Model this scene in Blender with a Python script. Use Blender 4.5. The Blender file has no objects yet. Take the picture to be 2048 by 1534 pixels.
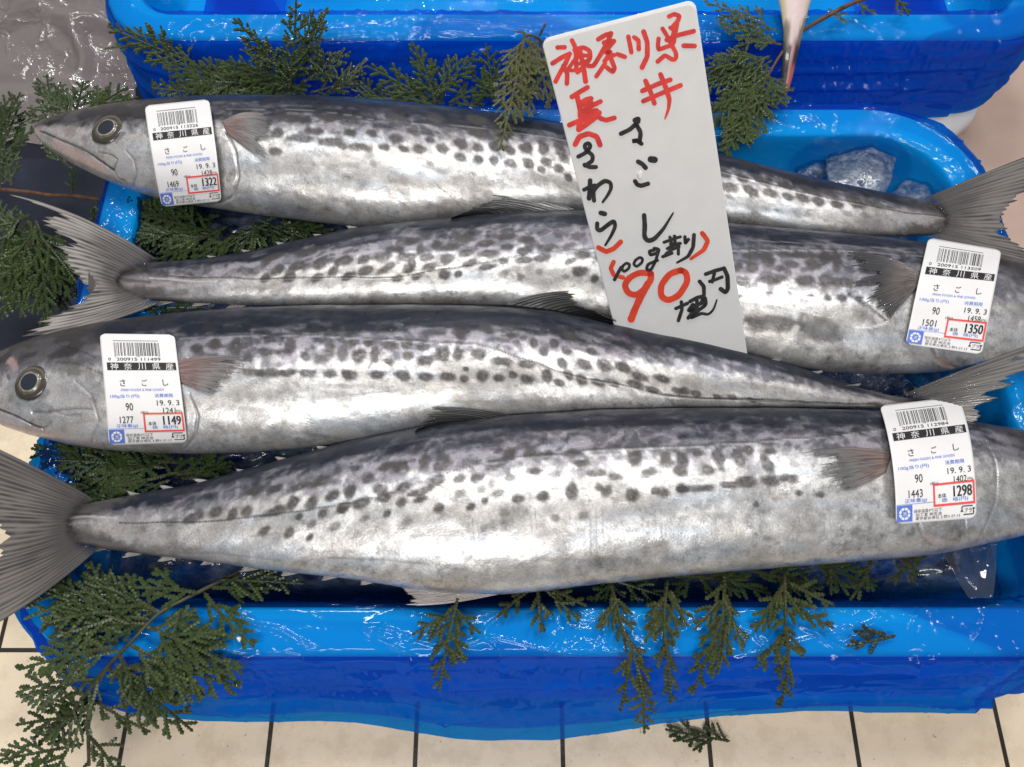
import bpy, math, random
import numpy as np
R = math.radians
random.seed(11)
scene = bpy.context.scene
col = scene.collection

# ------------------------------------------------------------------ camera, world, lamps, exposure
PITCH, H, FPX = R(23.5), 0.46, 1607.0
cd = bpy.data.cameras.new('camera')
cam = bpy.data.objects.new('camera', cd)
col.objects.link(cam)
cam.location = (0, 0, H)
cam.rotation_euler = (PITCH, 0, 0)
cd.sensor_width = 36.0
cd.lens = FPX / 2048 * 36
cd.clip_start, cd.clip_end = 0.01, 50
scene.camera = cam

world = bpy.data.worlds.new('World')
scene.world = world
world.use_nodes = True
bg = world.node_tree.nodes['Background']
bg.inputs[0].default_value = (0.86, 0.90, 1.0, 1)
bg.inputs[1].default_value = 0.20

def area(name, loc, target, sx, sy, power, colr=(1, 1, 1)):
    l = bpy.data.lights.new(name, 'AREA')
    l.shape = 'RECTANGLE'
    l.size, l.size_y, l.energy, l.color = sx, sy, power, colr
    o = bpy.data.objects.new(name, l)
    col.objects.link(o)
    o.location = loc
    from mathutils import Vector
    o.rotation_euler = (Vector(target) - Vector(loc)).to_track_quat('-Z', 'Y').to_euler()
    return o

area('ceiling_lamp', (-0.32, 0.86, 1.70), (0.0, 0.22, 0), 0.48, 0.20, 10, (1.0, 0.985, 0.96))
area('ceiling_lamp', (0.48, 0.80, 1.70), (0.0, 0.22, 0), 0.48, 0.20, 10, (1.0, 0.985, 0.96))
area('shop_lamp', (-0.42, 1.32, 1.30), (0, 0.25, 0), 0.30, 0.007, 1.7, (0.93, 0.96, 1.0))
area('shop_lamp', (0.16, 1.42, 1.35), (0, 0.25, 0), 0.26, 0.007, 1.7, (1.0, 0.95, 0.93))
area('shop_lamp', (0.70, 1.28, 1.35), (0, 0.25, 0), 0.26, 0.007, 1.6, (0.94, 0.96, 1.0))
area('shop_lamp', (-0.05, 2.10, 1.15), (0, 0.25, 0), 0.30, 0.010, 2.4, (1.0, 0.97, 0.95))
area('fill_lamp', (-0.2, -0.9, 1.9), (0, 0.2, 0), 1.2, 0.5, 27, (1.0, 0.98, 0.955))  # unseen soft fill behind the camera, turned up to brighten the sign

vs = scene.view_settings
vs.view_transform = 'Standard'
vs.look = 'None'
vs.exposure = 0.0
vs.gamma = 1.0
vs.use_curve_mapping = False
scene.cycles.use_denoising = True
scene.cycles.max_bounces = 12
scene.cycles.transparent_max_bounces = 24
scene.cycles.caustics_reflective = False
scene.cycles.caustics_refractive = False

# ------------------------------------------------------------------ helpers
CP, SP = math.cos(PITCH), math.sin(PITCH)
CAM = np.array([0, 0, H])

def ray(px, py):
    a = (np.asarray(px, float) - 1024) / FPX
    b = (767 - np.asarray(py, float)) / FPX
    return np.stack([a, SP + b * CP, -CP + b * SP], -1)

def P(px, py, z):
    d = ray(px, py)
    t = (np.asarray(z, float) - H) / d[..., 2]
    return CAM + d * t[..., None]

def proj(V):
    q = np.asarray(V, float) - CAM
    dep = q[..., 1] * SP - q[..., 2] * CP
    up = q[..., 1] * CP + q[..., 2] * SP
    return 1024 + FPX * q[..., 0] / dep, 767 - FPX * up / dep

def hash2(i, j, s):
    v = np.sin(i * 127.1 + j * 311.7 + s * 74.7) * 43758.5453
    return v - np.floor(v)

def vnoise(x, y, s=0):
    xi, yi = np.floor(x), np.floor(y)
    fx, fy = x - xi, y - yi
    fx = fx * fx * (3 - 2 * fx)
    fy = fy * fy * (3 - 2 * fy)
    a, b = hash2(xi, yi, s), hash2(xi + 1, yi, s)
    c, d = hash2(xi, yi + 1, s), hash2(xi + 1, yi + 1, s)
    return (a * (1 - fx) + b * fx) * (1 - fy) + (c * (1 - fx) + d * fx) * fy

def fbm(x, y, s=0, o=4):
    t, a, n = 0, 0.5, 0
    for k in range(o):
        t = t + a * vnoise(x * 2 ** k, y * 2 ** k, s + k * 3.7)
        n += a
        a *= 0.5
    return t / n

def sst(a, b, x):
    t = np.clip((x - a) / (b - a), 0, 1)
    return t * t * (3 - 2 * t)

def ridged(x, y, s):
    return 1 - np.abs(2 * vnoise(x, y, s) - 1)

def gsm(y, sig):
    if sig < 0.3:
        return y
    r = int(3 * sig) + 1
    k = np.exp(-0.5 * (np.arange(-r, r + 1) / sig) ** 2)
    k /= k.sum()
    yp = np.concatenate([2 * y[0] - y[1:r + 1][::-1], y, 2 * y[-1] - y[-r - 1:-1][::-1]])
    return np.convolve(yp, k, 'valid')

def curve(pts, n, sig=0.05):
    """smooth resampling of a polyline (any dimension) to n points"""
    p = np.asarray(pts, float)
    d = np.r_[0, np.cumsum(np.linalg.norm(np.diff(p, axis=0), axis=1))]
    m = max(n, 60)
    s = np.linspace(0, d[-1], m)
    q = np.stack([gsm(np.interp(s, d, p[:, k]), sig * m) for k in range(p.shape[1])], 1)
    i = np.linspace(0, m - 1, n)
    return np.stack([np.interp(i, np.arange(m), q[:, k]) for k in range(p.shape[1])], 1)

ORIG = {}

def mk(name, V, F, mat, parent=None, smooth=True, attrs=None):
    V = np.asarray(V, float)
    F = np.asarray(F, int)
    if parent is not None:
        origin = ORIG[parent.name]
    else:
        origin = np.array([V[:, 0].mean(), V[:, 1].mean(), V[:, 2].min()])
    me = bpy.data.meshes.new(name)
    k = F.shape[1]
    me.vertices.add(len(V))
    me.vertices.foreach_set('co', (V - origin).astype(np.float32).ravel())
    me.loops.add(F.size)
    me.loops.foreach_set('vertex_index', F.astype(np.int32).ravel())
    me.polygons.add(len(F))
    me.polygons.foreach_set('loop_start', (np.arange(len(F)) * k).astype(np.int32))
    me.polygons.foreach_set('loop_total', np.full(len(F), k, np.int32))
    me.polygons.foreach_set('use_smooth', np.full(len(F), smooth, bool))
    me.update(calc_edges=True)
    me.validate()
    for an, dat in (attrs or {}).items():
        dat = np.asarray(dat, np.float32)
        if dat.ndim == 1:
            a = me.attributes.new(an, 'FLOAT', 'POINT')
            a.data.foreach_set('value', dat)
        elif an == 'sw':
            a = me.attributes.new(an, 'FLOAT_VECTOR', 'POINT')
            a.data.foreach_set('vector', dat.ravel())
        else:
            a = me.color_attributes.new(an, 'FLOAT_COLOR', 'POINT')
            a.data.foreach_set('color', np.c_[dat, np.ones(len(dat))].astype(np.float32).ravel())
    if mat is not None:
        me.materials.append(mat)
    o = bpy.data.objects.new(name, me)
    col.objects.link(o)
    if parent is None:
        o.location = origin
    else:
        o.parent = parent
    ORIG[o.name] = origin
    return o

def thing(name, label, cat, loc, group=None):
    o = bpy.data.objects.new(name, None)
    o.empty_display_size = 0.02
    col.objects.link(o)
    o.location = tuple(float(v) for v in loc)
    ORIG[o.name] = np.array(loc, float)
    return tag(o, label, cat, group)

def tag(o, label=None, cat=None, group=None, kind=None):
    if label: o['label'] = label
    if cat: o['category'] = cat
    if group: o['group'] = group
    if kind: o['kind'] = kind
    return o

def grid_faces(n, m, close_m=False):
    i = np.arange(n - 1)[:, None]
    j = np.arange(m if close_m else m - 1)[None, :]
    j2 = (j + 1) % m
    a, b, c, d = i * m + j, (i + 1) * m + j, (i + 1) * m + j2, i * m + j2
    return np.stack([a, b, c, d], -1).reshape(-1, 4)

def tube(path, rad, k=8):
    p = np.asarray(path, float)
    r = np.asarray(rad, float)
    t = np.gradient(p, axis=0)
    t /= np.linalg.norm(t, axis=1)[:, None] + 1e-12
    up = np.array([0.13, 0.21, 0.97])
    u = np.cross(t, up)
    u /= np.linalg.norm(u, axis=1)[:, None] + 1e-12
    w = np.cross(u, t)
    an = np.arange(k) / k * 2 * np.pi
    V = p[:, None] + r[:, None, None] * (np.cos(an)[None, :, None] * u[:, None] + np.sin(an)[None, :, None] * w[:, None])
    return V.reshape(-1, 3), grid_faces(len(p), k, True)

# ------------------------------------------------------------------ materials
def mat_new(name):
    m = bpy.data.materials.new(name)
    m.use_nodes = True
    nt = m.node_tree
    b = nt.nodes['Principled BSDF']
    return m, nt, nt.nodes, nt.links, b

def N(nt, t, **kw):
    n = nt.nodes.new(t)
    for k, v in kw.items():
        if k.startswith('i_'):
            n.inputs[k[2:]].default_value = v
        else:
            setattr(n, k, v)
    return n

def noise_bump(nt, b, scale, strength, dist=0.001, detail=4, coord=None, inp='Normal'):
    n = N(nt, 'ShaderNodeTexNoise')
    n.inputs['Scale'].default_value = scale
    n.inputs['Detail'].default_value = detail
    if coord is None:
        tc = N(nt, 'ShaderNodeTexCoord')
        coord = tc.outputs['Object']
    nt.links.new(coord, n.inputs['Vector'])
    bu = N(nt, 'ShaderNodeBump')
    bu.inputs['Strength'].default_value = strength
    bu.inputs['Distance'].default_value = dist
    nt.links.new(n.outputs['Fac'], bu.inputs['Height'])
    nt.links.new(bu.outputs['Normal'], b.inputs[inp])
    return n, bu

def simple(name, c, rough=0.5, metallic=0, coat=0, bump=None, var=0.0, vscale=60):
    m, nt, nd, lk, b = mat_new(name)
    b.inputs['Base Color'].default_value = (*c, 1)
    b.inputs['Roughness'].default_value = rough
    b.inputs['Metallic'].default_value = metallic
    b.inputs['Coat Weight'].default_value = coat
    b.inputs['Coat Roughness'].default_value = 0.06
    if bump:
        noise_bump(nt, b, bump[0], bump[1], bump[2])
    if var:
        tc = N(nt, 'ShaderNodeTexCoord')
        n = N(nt, 'ShaderNodeTexNoise')
        n.inputs['Scale'].default_value = vscale
        n.inputs['Detail'].default_value = 5
        lk.new(tc.outputs['Object'], n.inputs['Vector'])
        r = N(nt, 'ShaderNodeMapRange')
        r.inputs['From Min'].default_value, r.inputs['From Max'].default_value = 0.3, 0.7
        r.inputs['To Min'].default_value, r.inputs['To Max'].default_value = 1 - var, 1 + var
        lk.new(n.outputs['Fac'], r.inputs['Value'])
        mx = N(nt, 'ShaderNodeVectorMath', operation='SCALE')
        mx.inputs[0].default_value = c
        lk.new(r.outputs['Result'], mx.inputs['Scale'])
        lk.new(mx.outputs['Vector'], b.inputs['Base Color'])
    return m

def mat_floor():
    m, nt, nd, lk, b = mat_new('floor_tiles')
    tc = N(nt, 'ShaderNodeTexCoord')
    mp = N(nt, 'ShaderNodeMapping')
    T = 0.0983
    mp.inputs['Location'].default_value = (0.0644 + 20 * T, -0.0531 + 20 * T, 0)
    lk.new(tc.outputs['Object'], mp.inputs['Vector'])
    br = N(nt, 'ShaderNodeTexBrick', offset=0.0, squash=1.0)
    for k, v in (('Scale', 1.0), ('Brick Width', T), ('Row Height', T), ('Mortar Size', 0.0017), ('Mortar Smooth', 0.25), ('Bias', 0.0)):
        br.inputs[k].default_value = v
    br.inputs['Color1'].default_value = (0.86, 0.71, 0.51, 1)
    br.inputs['Color2'].default_value = (0.88, 0.74, 0.545, 1)
    br.inputs['Mortar'].default_value = (0.035, 0.028, 0.022, 1)
    lk.new(mp.outputs['Vector'], br.inputs['Vector'])
    n = N(nt, 'ShaderNodeTexNoise')
    n.inputs['Scale'].default_value = 45
    n.inputs['Detail'].default_value = 8
    n.inputs['Roughness'].default_value = 0.7
    lk.new(tc.outputs['Object'], n.inputs['Vector'])
    cr = N(nt, 'ShaderNodeValToRGB')
    cr.color_ramp.elements[0].position = 0.28
    cr.color_ramp.elements[0].color = (0.80, 0.775, 0.74, 1)
    cr.color_ramp.elements[1].position = 0.55
    cr.color_ramp.elements[1].color = (1, 1, 1, 1)
    lk.new(n.outputs['Fac'], cr.inputs['Fac'])
    mx = N(nt, 'ShaderNodeMix', data_type='RGBA', blend_type='MULTIPLY')
    mx.inputs[0].default_value = 0.8
    lk.new(br.outputs['Color'], mx.inputs[6])
    lk.new(cr.outputs['Color'], mx.inputs[7])
    # tiny dirt specks
    n2 = N(nt, 'ShaderNodeTexNoise')
    n2.inputs['Scale'].default_value = 260
    n2.inputs['Detail'].default_value = 3
    lk.new(tc.outputs['Object'], n2.inputs['Vector'])
    c2 = N(nt, 'ShaderNodeValToRGB')
    c2.color_ramp.elements[0].position = 0.22
    c2.color_ramp.elements[0].color = (0.25, 0.2, 0.16, 1)
    c2.color_ramp.elements[1].position = 0.32
    c2.color_ramp.elements[1].color = (1, 1, 1, 1)
    lk.new(n2.outputs['Fac'], c2.inputs['Fac'])
    m2 = N(nt, 'ShaderNodeMix', data_type='RGBA', blend_type='MULTIPLY')
    m2.inputs[0].default_value = 0.7
    lk.new(mx.outputs[2], m2.inputs[6])
    lk.new(c2.outputs['Color'], m2.inputs[7])
    lk.new(m2.outputs[2], b.inputs['Base Color'])
    rr = N(nt, 'ShaderNodeMapRange')
    rr.inputs['From Min'].default_value, rr.inputs['From Max'].default_value = 0.35, 0.65
    rr.inputs['To Min'].default_value, rr.inputs['To Max'].default_value = 0.16, 0.42
    lk.new(n.outputs['Fac'], rr.inputs['Value'])
    lk.new(rr.outputs['Result'], b.inputs['Roughness'])
    ad = N(nt, 'ShaderNodeMath', operation='MULTIPLY_ADD')
    lk.new(br.outputs['Fac'], ad.inputs[0])
    ad.inputs[1].default_value = -1.0
    lk.new(n.outputs['Fac'], ad.inputs[2])
    bu = N(nt, 'ShaderNodeBump')
    bu.inputs['Strength'].default_value = 0.5
    bu.inputs['Distance'].default_value = 0.0009
    lk.new(ad.outputs[0], bu.inputs['Height'])
    lk.new(bu.outputs['Normal'], b.inputs['Normal'])
    return m

def mat_film(name, tint, scat, opac, bumpscale=90, bstr=0.35, spec=1.0, grough=0.06, gmax=0.024):
    """thin coloured polythene: tinted see-through + a little milky scatter + wet gloss"""
    m = bpy.data.materials.new(name)
    m.use_nodes = True
    nt = m.node_tree
    nt.nodes.clear()
    lk = nt.links
    out = N(nt, 'ShaderNodeOutputMaterial')
    tc = N(nt, 'ShaderNodeTexCoord')
    n = N(nt, 'ShaderNodeTexNoise')
    n.inputs['Scale'].default_value = bumpscale
    n.inputs['Detail'].default_value = 3
    n.inputs['Distortion'].default_value = 0.8
    lk.new(tc.outputs['Object'], n.inputs['Vector'])
    vo = N(nt, 'ShaderNodeTexVoronoi', feature='DISTANCE_TO_EDGE')
    vo.inputs['Scale'].default_value = bumpscale * 0.55
    n3 = N(nt, 'ShaderNodeTexNoise')
    n3.inputs['Scale'].default_value = bumpscale * 0.3
    lk.new(tc.outputs['Object'], n3.inputs['Vector'])
    mxv = N(nt, 'ShaderNodeMix', data_type='VECTOR')
    mxv.inputs[0].default_value = 0.06
    lk.new(tc.outputs['Object'], mxv.inputs[4])
    lk.new(n3.outputs['Color'], mxv.inputs[5])
    lk.new(mxv.outputs[1], vo.inputs['Vector'])
    cl = N(nt, 'ShaderNodeMath', operation='MINIMUM')
    cl.inputs[1].default_value = 0.16
    lk.new(vo.outputs['Distance'], cl.inputs[0])
    ad = N(nt, 'ShaderNodeMath', operation='MULTIPLY_ADD')
    ad.inputs[1].default_value = -1.6
    lk.new(cl.outputs[0], ad.inputs[0])
    lk.new(n.outputs['Fac'], ad.inputs[2])
    bu = N(nt, 'ShaderNodeBump')
    nm = N(nt, 'ShaderNodeTexNoise')
    nm.inputs['Scale'].default_value = 16
    nm.inputs['Detail'].default_value = 2
    lk.new(tc.outputs['Object'], nm.inputs['Vector'])
    mk_ = N(nt, 'ShaderNodeMapRange')
    mk_.inputs['From Min'].default_value, mk_.inputs['From Max'].default_value = 0.44, 0.64
    mk_.inputs['To Min'].default_value, mk_.inputs['To Max'].default_value = bstr * 0.10, bstr
    lk.new(nm.outputs['Fac'], mk_.inputs['Value'])
    lk.new(mk_.outputs['Result'], bu.inputs['Strength'])
    bu.inputs['Distance'].default_value = 0.003
    lk.new(ad.outputs[0], bu.inputs['Height'])
    tr = N(nt, 'ShaderNodeBsdfTransparent')
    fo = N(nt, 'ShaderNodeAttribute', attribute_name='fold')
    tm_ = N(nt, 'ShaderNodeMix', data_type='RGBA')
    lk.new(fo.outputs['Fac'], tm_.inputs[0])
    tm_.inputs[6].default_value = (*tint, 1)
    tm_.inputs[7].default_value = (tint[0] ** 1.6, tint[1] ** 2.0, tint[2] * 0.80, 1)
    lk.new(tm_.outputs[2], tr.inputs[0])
    df = N(nt, 'ShaderNodeBsdfDiffuse')
    df.inputs[0].default_value = (*scat, 1)
    tl = N(nt, 'ShaderNodeBsdfTranslucent')
    tl.inputs[0].default_value = (*scat, 1)
    lk.new(bu.outputs['Normal'], df.inputs['Normal'])
    m1 = N(nt, 'ShaderNodeMixShader')
    m1.inputs[0].default_value = 0.45
    lk.new(df.outputs[0], m1.inputs[1])
    lk.new(tl.outputs[0], m1.inputs[2])
    m2 = N(nt, 'ShaderNodeMixShader')
    m2.inputs[0].default_value = opac
    if gmax > 0.2:
        mo = N(nt, 'ShaderNodeMapRange')
        n5 = N(nt, 'ShaderNodeTexNoise')
        n5.inputs['Scale'].default_value = bumpscale * 0.5
        n5.inputs['Detail'].default_value = 6
        n5.inputs['Roughness'].default_value = 0.7
        lk.new(tc.outputs['Object'], n5.inputs['Vector'])
        mo.inputs['From Min'].default_value, mo.inputs['From Max'].default_value = 0.40, 0.68
        mo.inputs['To Min'].default_value, mo.inputs['To Max'].default_value = opac * 0.25, min(1, opac * 2.6)
        lk.new(n5.outputs['Fac'], mo.inputs['Value'])
        lk.new(mo.outputs['Result'], m2.inputs[0])
    lk.new(tr.outputs[0], m2.inputs[1])
    lk.new(m1.outputs[0], m2.inputs[2])
    gl = N(nt, 'ShaderNodeBsdfGlossy')
    gl.inputs['Color'].default_value = (spec, spec, spec, 1)
    gl.inputs['Roughness'].default_value = grough
    lk.new(bu.outputs['Normal'], gl.inputs['Normal'])
    fr = N(nt, 'ShaderNodeFresnel')
    fr.inputs['IOR'].default_value = 1.5
    lk.new(bu.outputs['Normal'], fr.inputs['Normal'])
    m3 = N(nt, 'ShaderNodeMixShader')
    mi = N(nt, 'ShaderNodeMath', operation='MINIMUM')
    mi.inputs[1].default_value = gmax
    lk.new(fr.outputs[0], mi.inputs[0])
    lk.new(mi.outputs[0], m3.inputs[0])
    lk.new(m2.outputs[0], m3.inputs[1])
    lk.new(gl.outputs[0], m3.inputs[2])
    lk.new(m3.outputs[0], out.inputs['Surface'])
    return m

def mat_fish():
    m, nt, nd, lk, b = mat_new('fish_skin')
    a = N(nt, 'ShaderNodeAttribute', attribute_name='pigment')
    me = N(nt, 'ShaderNodeAttribute', attribute_name='silver')
    sw = N(nt, 'ShaderNodeAttribute', attribute_name='sw')
    lk.new(me.outputs['Fac'], b.inputs['Metallic'])
    # brushed guanine grain
    n = N(nt, 'ShaderNodeTexNoise')
    n.inputs['Scale'].default_value = 0.9
    n.inputs['Detail'].default_value = 6
    n.inputs['Roughness'].default_value = 0.75
    lk.new(sw.outputs['Vector'], n.inputs['Vector'])
    mr = N(nt, 'ShaderNodeMapRange')
    mr.inputs['From Min'].default_value, mr.inputs['From Max'].default_value = 0.3, 0.7
    mr.inputs['To Min'].default_value, mr.inputs['To Max'].default_value = 0.68, 1.26
    lk.new(n.outputs['Fac'], mr.inputs['Value'])
    sc = N(nt, 'ShaderNodeVectorMath', operation='SCALE')
    lk.new(a.outputs['Color'], sc.inputs[0])
    lk.new(mr.outputs['Result'], sc.inputs['Scale'])
    lk.new(sc.outputs['Vector'], b.inputs['Base Color'])
    n2 = N(nt, 'ShaderNodeTexNoise')
    n2.inputs['Scale'].default_value = 0.12
    n2.inputs['Detail'].default_value = 5
    lk.new(sw.outputs['Vector'], n2.inputs['Vector'])
    rr = N(nt, 'ShaderNodeMapRange')
    rr.inputs['From Min'].default_value, rr.inputs['From Max'].default_value = 0.3, 0.7
    rr.inputs['To Min'].default_value, rr.inputs['To Max'].default_value = 0.27, 0.50
    lk.new(n2.outputs['Fac'], rr.inputs['Value'])
    lk.new(rr.outputs['Result'], b.inputs['Roughness'])
    # scale mesh + grain bump
    vo = N(nt, 'ShaderNodeTexVoronoi', feature='F1')
    vo.inputs['Scale'].default_value = 0.75
    lk.new(sw.outputs['Vector'], vo.inputs['Vector'])
    ad = N(nt, 'ShaderNodeMath', operation='MULTIPLY_ADD')
    ad.inputs[1].default_value = 0.5
    lk.new(vo.outputs['Distance'], ad.inputs[0])
    lk.new(n.outputs['Fac'], ad.inputs[2])
    bu = N(nt, 'ShaderNodeBump')
    bu.inputs['Strength'].default_value = 0.17
    bu.inputs['Distance'].default_value = 0.0006
    lk.new(ad.outputs[0], bu.inputs['Height'])
    lk.new(bu.outputs['Normal'], b.inputs['Normal'])
    b.inputs['Specular IOR Level'].default_value = 0.15
    b.inputs['Coat Weight'].default_value = 0.5
    b.inputs['Coat Roughness'].default_value = 0.045
    b.inputs['Coat IOR'].default_value = 1.35
    n4 = N(nt, 'ShaderNodeTexNoise')
    n4.inputs['Scale'].default_value = 0.42
    n4.inputs['Detail'].default_value = 4
    n4.inputs['Distortion'].default_value = 1.0
    lk.new(sw.outputs['Vector'], n4.inputs['Vector'])
    b2 = N(nt, 'ShaderNodeBump')
    b2.inputs['Strength'].default_value = 0.22
    b2.inputs['Distance'].default_value = 0.0012
    lk.new(n4.outputs['Fac'], b2.inputs['Height'])
    lk.new(b2.outputs['Normal'], b.inputs['Coat Normal'])
    return m

def mat_attr(name, rough=0.45, coat=0.3, alpha=None, metallic=0.0, bump=None, transl=0.0):
    m, nt, nd, lk, b = mat_new(name)
    a = N(nt, 'ShaderNodeAttribute', attribute_name='pigment')
    lk.new(a.outputs['Color'], b.inputs['Base Color'])
    b.inputs['Roughness'].default_value = rough
    b.inputs['Coat Weight'].default_value = coat
    b.inputs['Coat Roughness'].default_value = 0.04
    b.inputs['Metallic'].default_value = metallic
    if alpha:
        al = N(nt, 'ShaderNodeAttribute', attribute_name='opacity')
        lk.new(al.outputs['Fac'], b.inputs['Alpha'])
    if bump:
        noise_bump(nt, b, *bump)
    return m

def mat_ice(name, tint=(0.72, 0.80, 0.88), body=(0.55, 0.62, 0.68), opac=0.25, bscale=120):
    return mat_film(name, tint, body, opac, bscale, 0.8, 1.0, 0.12, 0.35)

M = {}
M['floor'] = mat_floor()
M['foam'] = simple('white_foam', (0.83, 0.84, 0.84), 0.6, bump=(420, 0.25, 0.0006))
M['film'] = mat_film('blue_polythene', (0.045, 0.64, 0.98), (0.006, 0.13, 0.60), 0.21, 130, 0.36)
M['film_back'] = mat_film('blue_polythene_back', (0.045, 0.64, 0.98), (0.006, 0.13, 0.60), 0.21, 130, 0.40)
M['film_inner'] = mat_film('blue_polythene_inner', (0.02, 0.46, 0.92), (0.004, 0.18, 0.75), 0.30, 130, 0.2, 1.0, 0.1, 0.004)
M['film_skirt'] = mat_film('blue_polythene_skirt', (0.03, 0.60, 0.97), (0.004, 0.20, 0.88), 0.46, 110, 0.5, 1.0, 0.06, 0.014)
M['clear'] = mat_film('clear_polythene', (0.92, 0.93, 0.95), (0.58, 0.50, 0.48), 0.44, 80, 0.9, 1.0, 0.1, 0.10)
M['ice'] = mat_ice('clear_ice', (0.74, 0.80, 0.86), (0.50, 0.57, 0.63), 0.26, 260)
M['icebed'] = mat_ice('ice_bed', (0.48, 0.56, 0.66), (0.26, 0.30, 0.38), 0.42, 150)
M['scrap'] = mat_film('clear_scrap', (0.88, 0.90, 0.92), (0.30, 0.34, 0.38), 0.09, 60, 0.4)
M['dark'] = simple('dark_vinyl', (0.022, 0.025, 0.040), 0.22, var=0.5, vscale=14, bump=(30, 0.3, 0.003))
M['fish'] = mat_fish()
M['fin'] = mat_attr('fin_membrane', 0.42, 0.45, alpha=True)
M['eye'] = mat_attr('fish_eye', 0.35, 0.6, alpha=True)
M['leaf'] = mat_attr('cypress_leaf', 0.5, 0.08)
M['stem'] = simple('cypress_stem', (0.10, 0.045, 0.022), 0.55, var=0.5, vscale=200, bump=(300, 0.5, 0.0006))
M['greenstem'] = simple('green_stem', (0.045, 0.048, 0.018), 0.55, var=0.5, vscale=200, bump=(300, 0.5, 0.0006))
M['paper'] = simple('label_paper', (0.80, 0.785, 0.775), 0.38, var=0.03, vscale=50)
M['ink'] = simple('black_print', (0.018, 0.018, 0.02), 0.5)
M['inkgrey'] = simple('grey_print', (0.085, 0.085, 0.085), 0.5)
M['blue'] = simple('blue_print', (0.10, 0.19, 0.62), 0.45)
M['red'] = simple('red_print', (0.78, 0.085, 0.08), 0.4)
M['board'] = simple('foam_board', (0.78, 0.775, 0.765), 0.55, bump=(260, 0.12, 0.0004), var=0.025, vscale=90)
M['redmark'] = simple('red_marker', (0.76, 0.055, 0.045), 0.5, var=0.22, vscale=160)
M['orangemark'] = simple('scarlet_marker', (0.80, 0.07, 0.03), 0.5, var=0.15, vscale=160)
M['blackmark'] = simple('black_marker', (0.028, 0.026, 0.028), 0.55, var=0.5, vscale=260)

# ------------------------------------------------------------------ setting: floor and boxes
ZF = -0.13
V = np.array([[-6, -6, ZF], [6, -6, ZF], [6, 6, ZF], [-6, 6, ZF]], float)
fl = mk('floor', V, [[0, 1, 2, 3]], M['floor'], smooth=False)
fl.data.transform(__import__('mathutils').Matrix.Translation(fl.location)); fl.location = (0, 0, 0)
tag(fl, kind='structure')

def rrect(cx, cy, hx, hy, r, n):
    """points and outward normals of a rounded rectangle, evenly spaced (counter-clockwise, start at near edge)"""
    rs = r if isinstance(r, tuple) else (r,) * 4
    pts, nor = [], []
    for (qx, qy, a0), r in zip(((1, -1, -90), (1, 1, 0), (-1, 1, 90), (-1, -1, 180)), rs):
        sx, sy = hx - r, hy - r
        an = np.radians(a0 + np.linspace(0, 90, 40))
        pts.append(np.c_[cx + qx * sx + r * np.cos(an), cy + qy * sy + r * np.sin(an)])
        nor.append(np.c_[np.cos(an), np.sin(an)])
    p, q = np.concatenate(pts), np.concatenate(nor)
    p, q = np.r_[p, p[:1]], np.r_[q, q[:1]]
    d = np.r_[0, np.cumsum(np.linalg.norm(np.diff(p, axis=0), axis=1))]
    s = np.linspace(0, d[-1], n, endpoint=False)
    pp = np.c_[np.interp(s, d, p[:, 0]), np.interp(s, d, p[:, 1])]
    nn = np.c_[np.interp(s, d, q[:, 0]), np.interp(s, d, q[:, 1])]
    nn /= np.linalg.norm(nn, axis=1)[:, None]
    return pp, nn, s

def loft(cx, cy, hx, hy, r, prof, n):
    """prof: rows (offset from inner rim, z)"""
    pp, nn, s = rrect(cx, cy, hx, hy, r, n)
    V = []
    for d, z in prof:
        V.append(np.c_[pp + nn * d, np.full(n, z)])
    return np.array(V), s, pp, nn

def foam_box(cx, cy, hx, hy, r, label, foot, w=0.027):
    prof = [(-0.055, -0.062), (-0.011, -0.062), (-0.007, -0.058), (0.0005, -0.010), (0.001, -0.0030), (0.003, -0.0014), (w - 0.003, -0.0014),
            (w, -0.004), (w + 0.0005, -0.026), (w - 0.0025, -0.029), (w - 0.004, -0.098), (foot - 0.002, -0.102), (foot, -0.104), (foot + 0.001, ZF + 0.001), (-0.055, ZF + 0.001)]
    Vv, s, pp, nn = loft(cx, cy, hx, hy, r, prof, 240)
    k, n = Vv.shape[:2]
    F = grid_faces(k, n, True)
    V = Vv.reshape(-1, 3)
    c = len(V)
    V = np.r_[V, [[cx, cy, -0.050]], [[cx, cy, ZF + 0.001]]]
    F = np.r_[F, [[c, j, (j + 1) % n, (j + 1) % n] for j in range(0)]] if False else F
    root = thing('foam_box', label, 'box', (cx, cy, ZF), 'white foam fish boxes')
    mk('wall', V[:c], F, M['foam'], root)
    pp2, _, _ = rrect(cx, cy, hx - 0.052, hy - 0.052, 0.02, 120)
    base = np.r_[np.c_[pp2, np.full(120, -0.0615)], np.c_[pp2, np.full(120, ZF + 0.002)]]
    Fb = [[j, (j + 1) % 120, (j + 1) % 120 + 120, j + 120] for j in range(120)]
    base = np.r_[base, [[cx, cy, -0.0615]]]
    Fb += [[240, j, (j + 1) % 120, (j + 1) % 120] for j in range(0)]
    mb = mk('bottom', base, Fb, M['foam'], root)
    # cap of the bottom
    capV = np.r_[np.c_[pp2, np.full(120, -0.0610)], [[cx, cy, -0.0610]]]
    mk('bottom_panel', capV, [[120, j, (j + 1) % 120] for j in range(120)], M['foam'], root, smooth=False)
    return root

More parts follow.
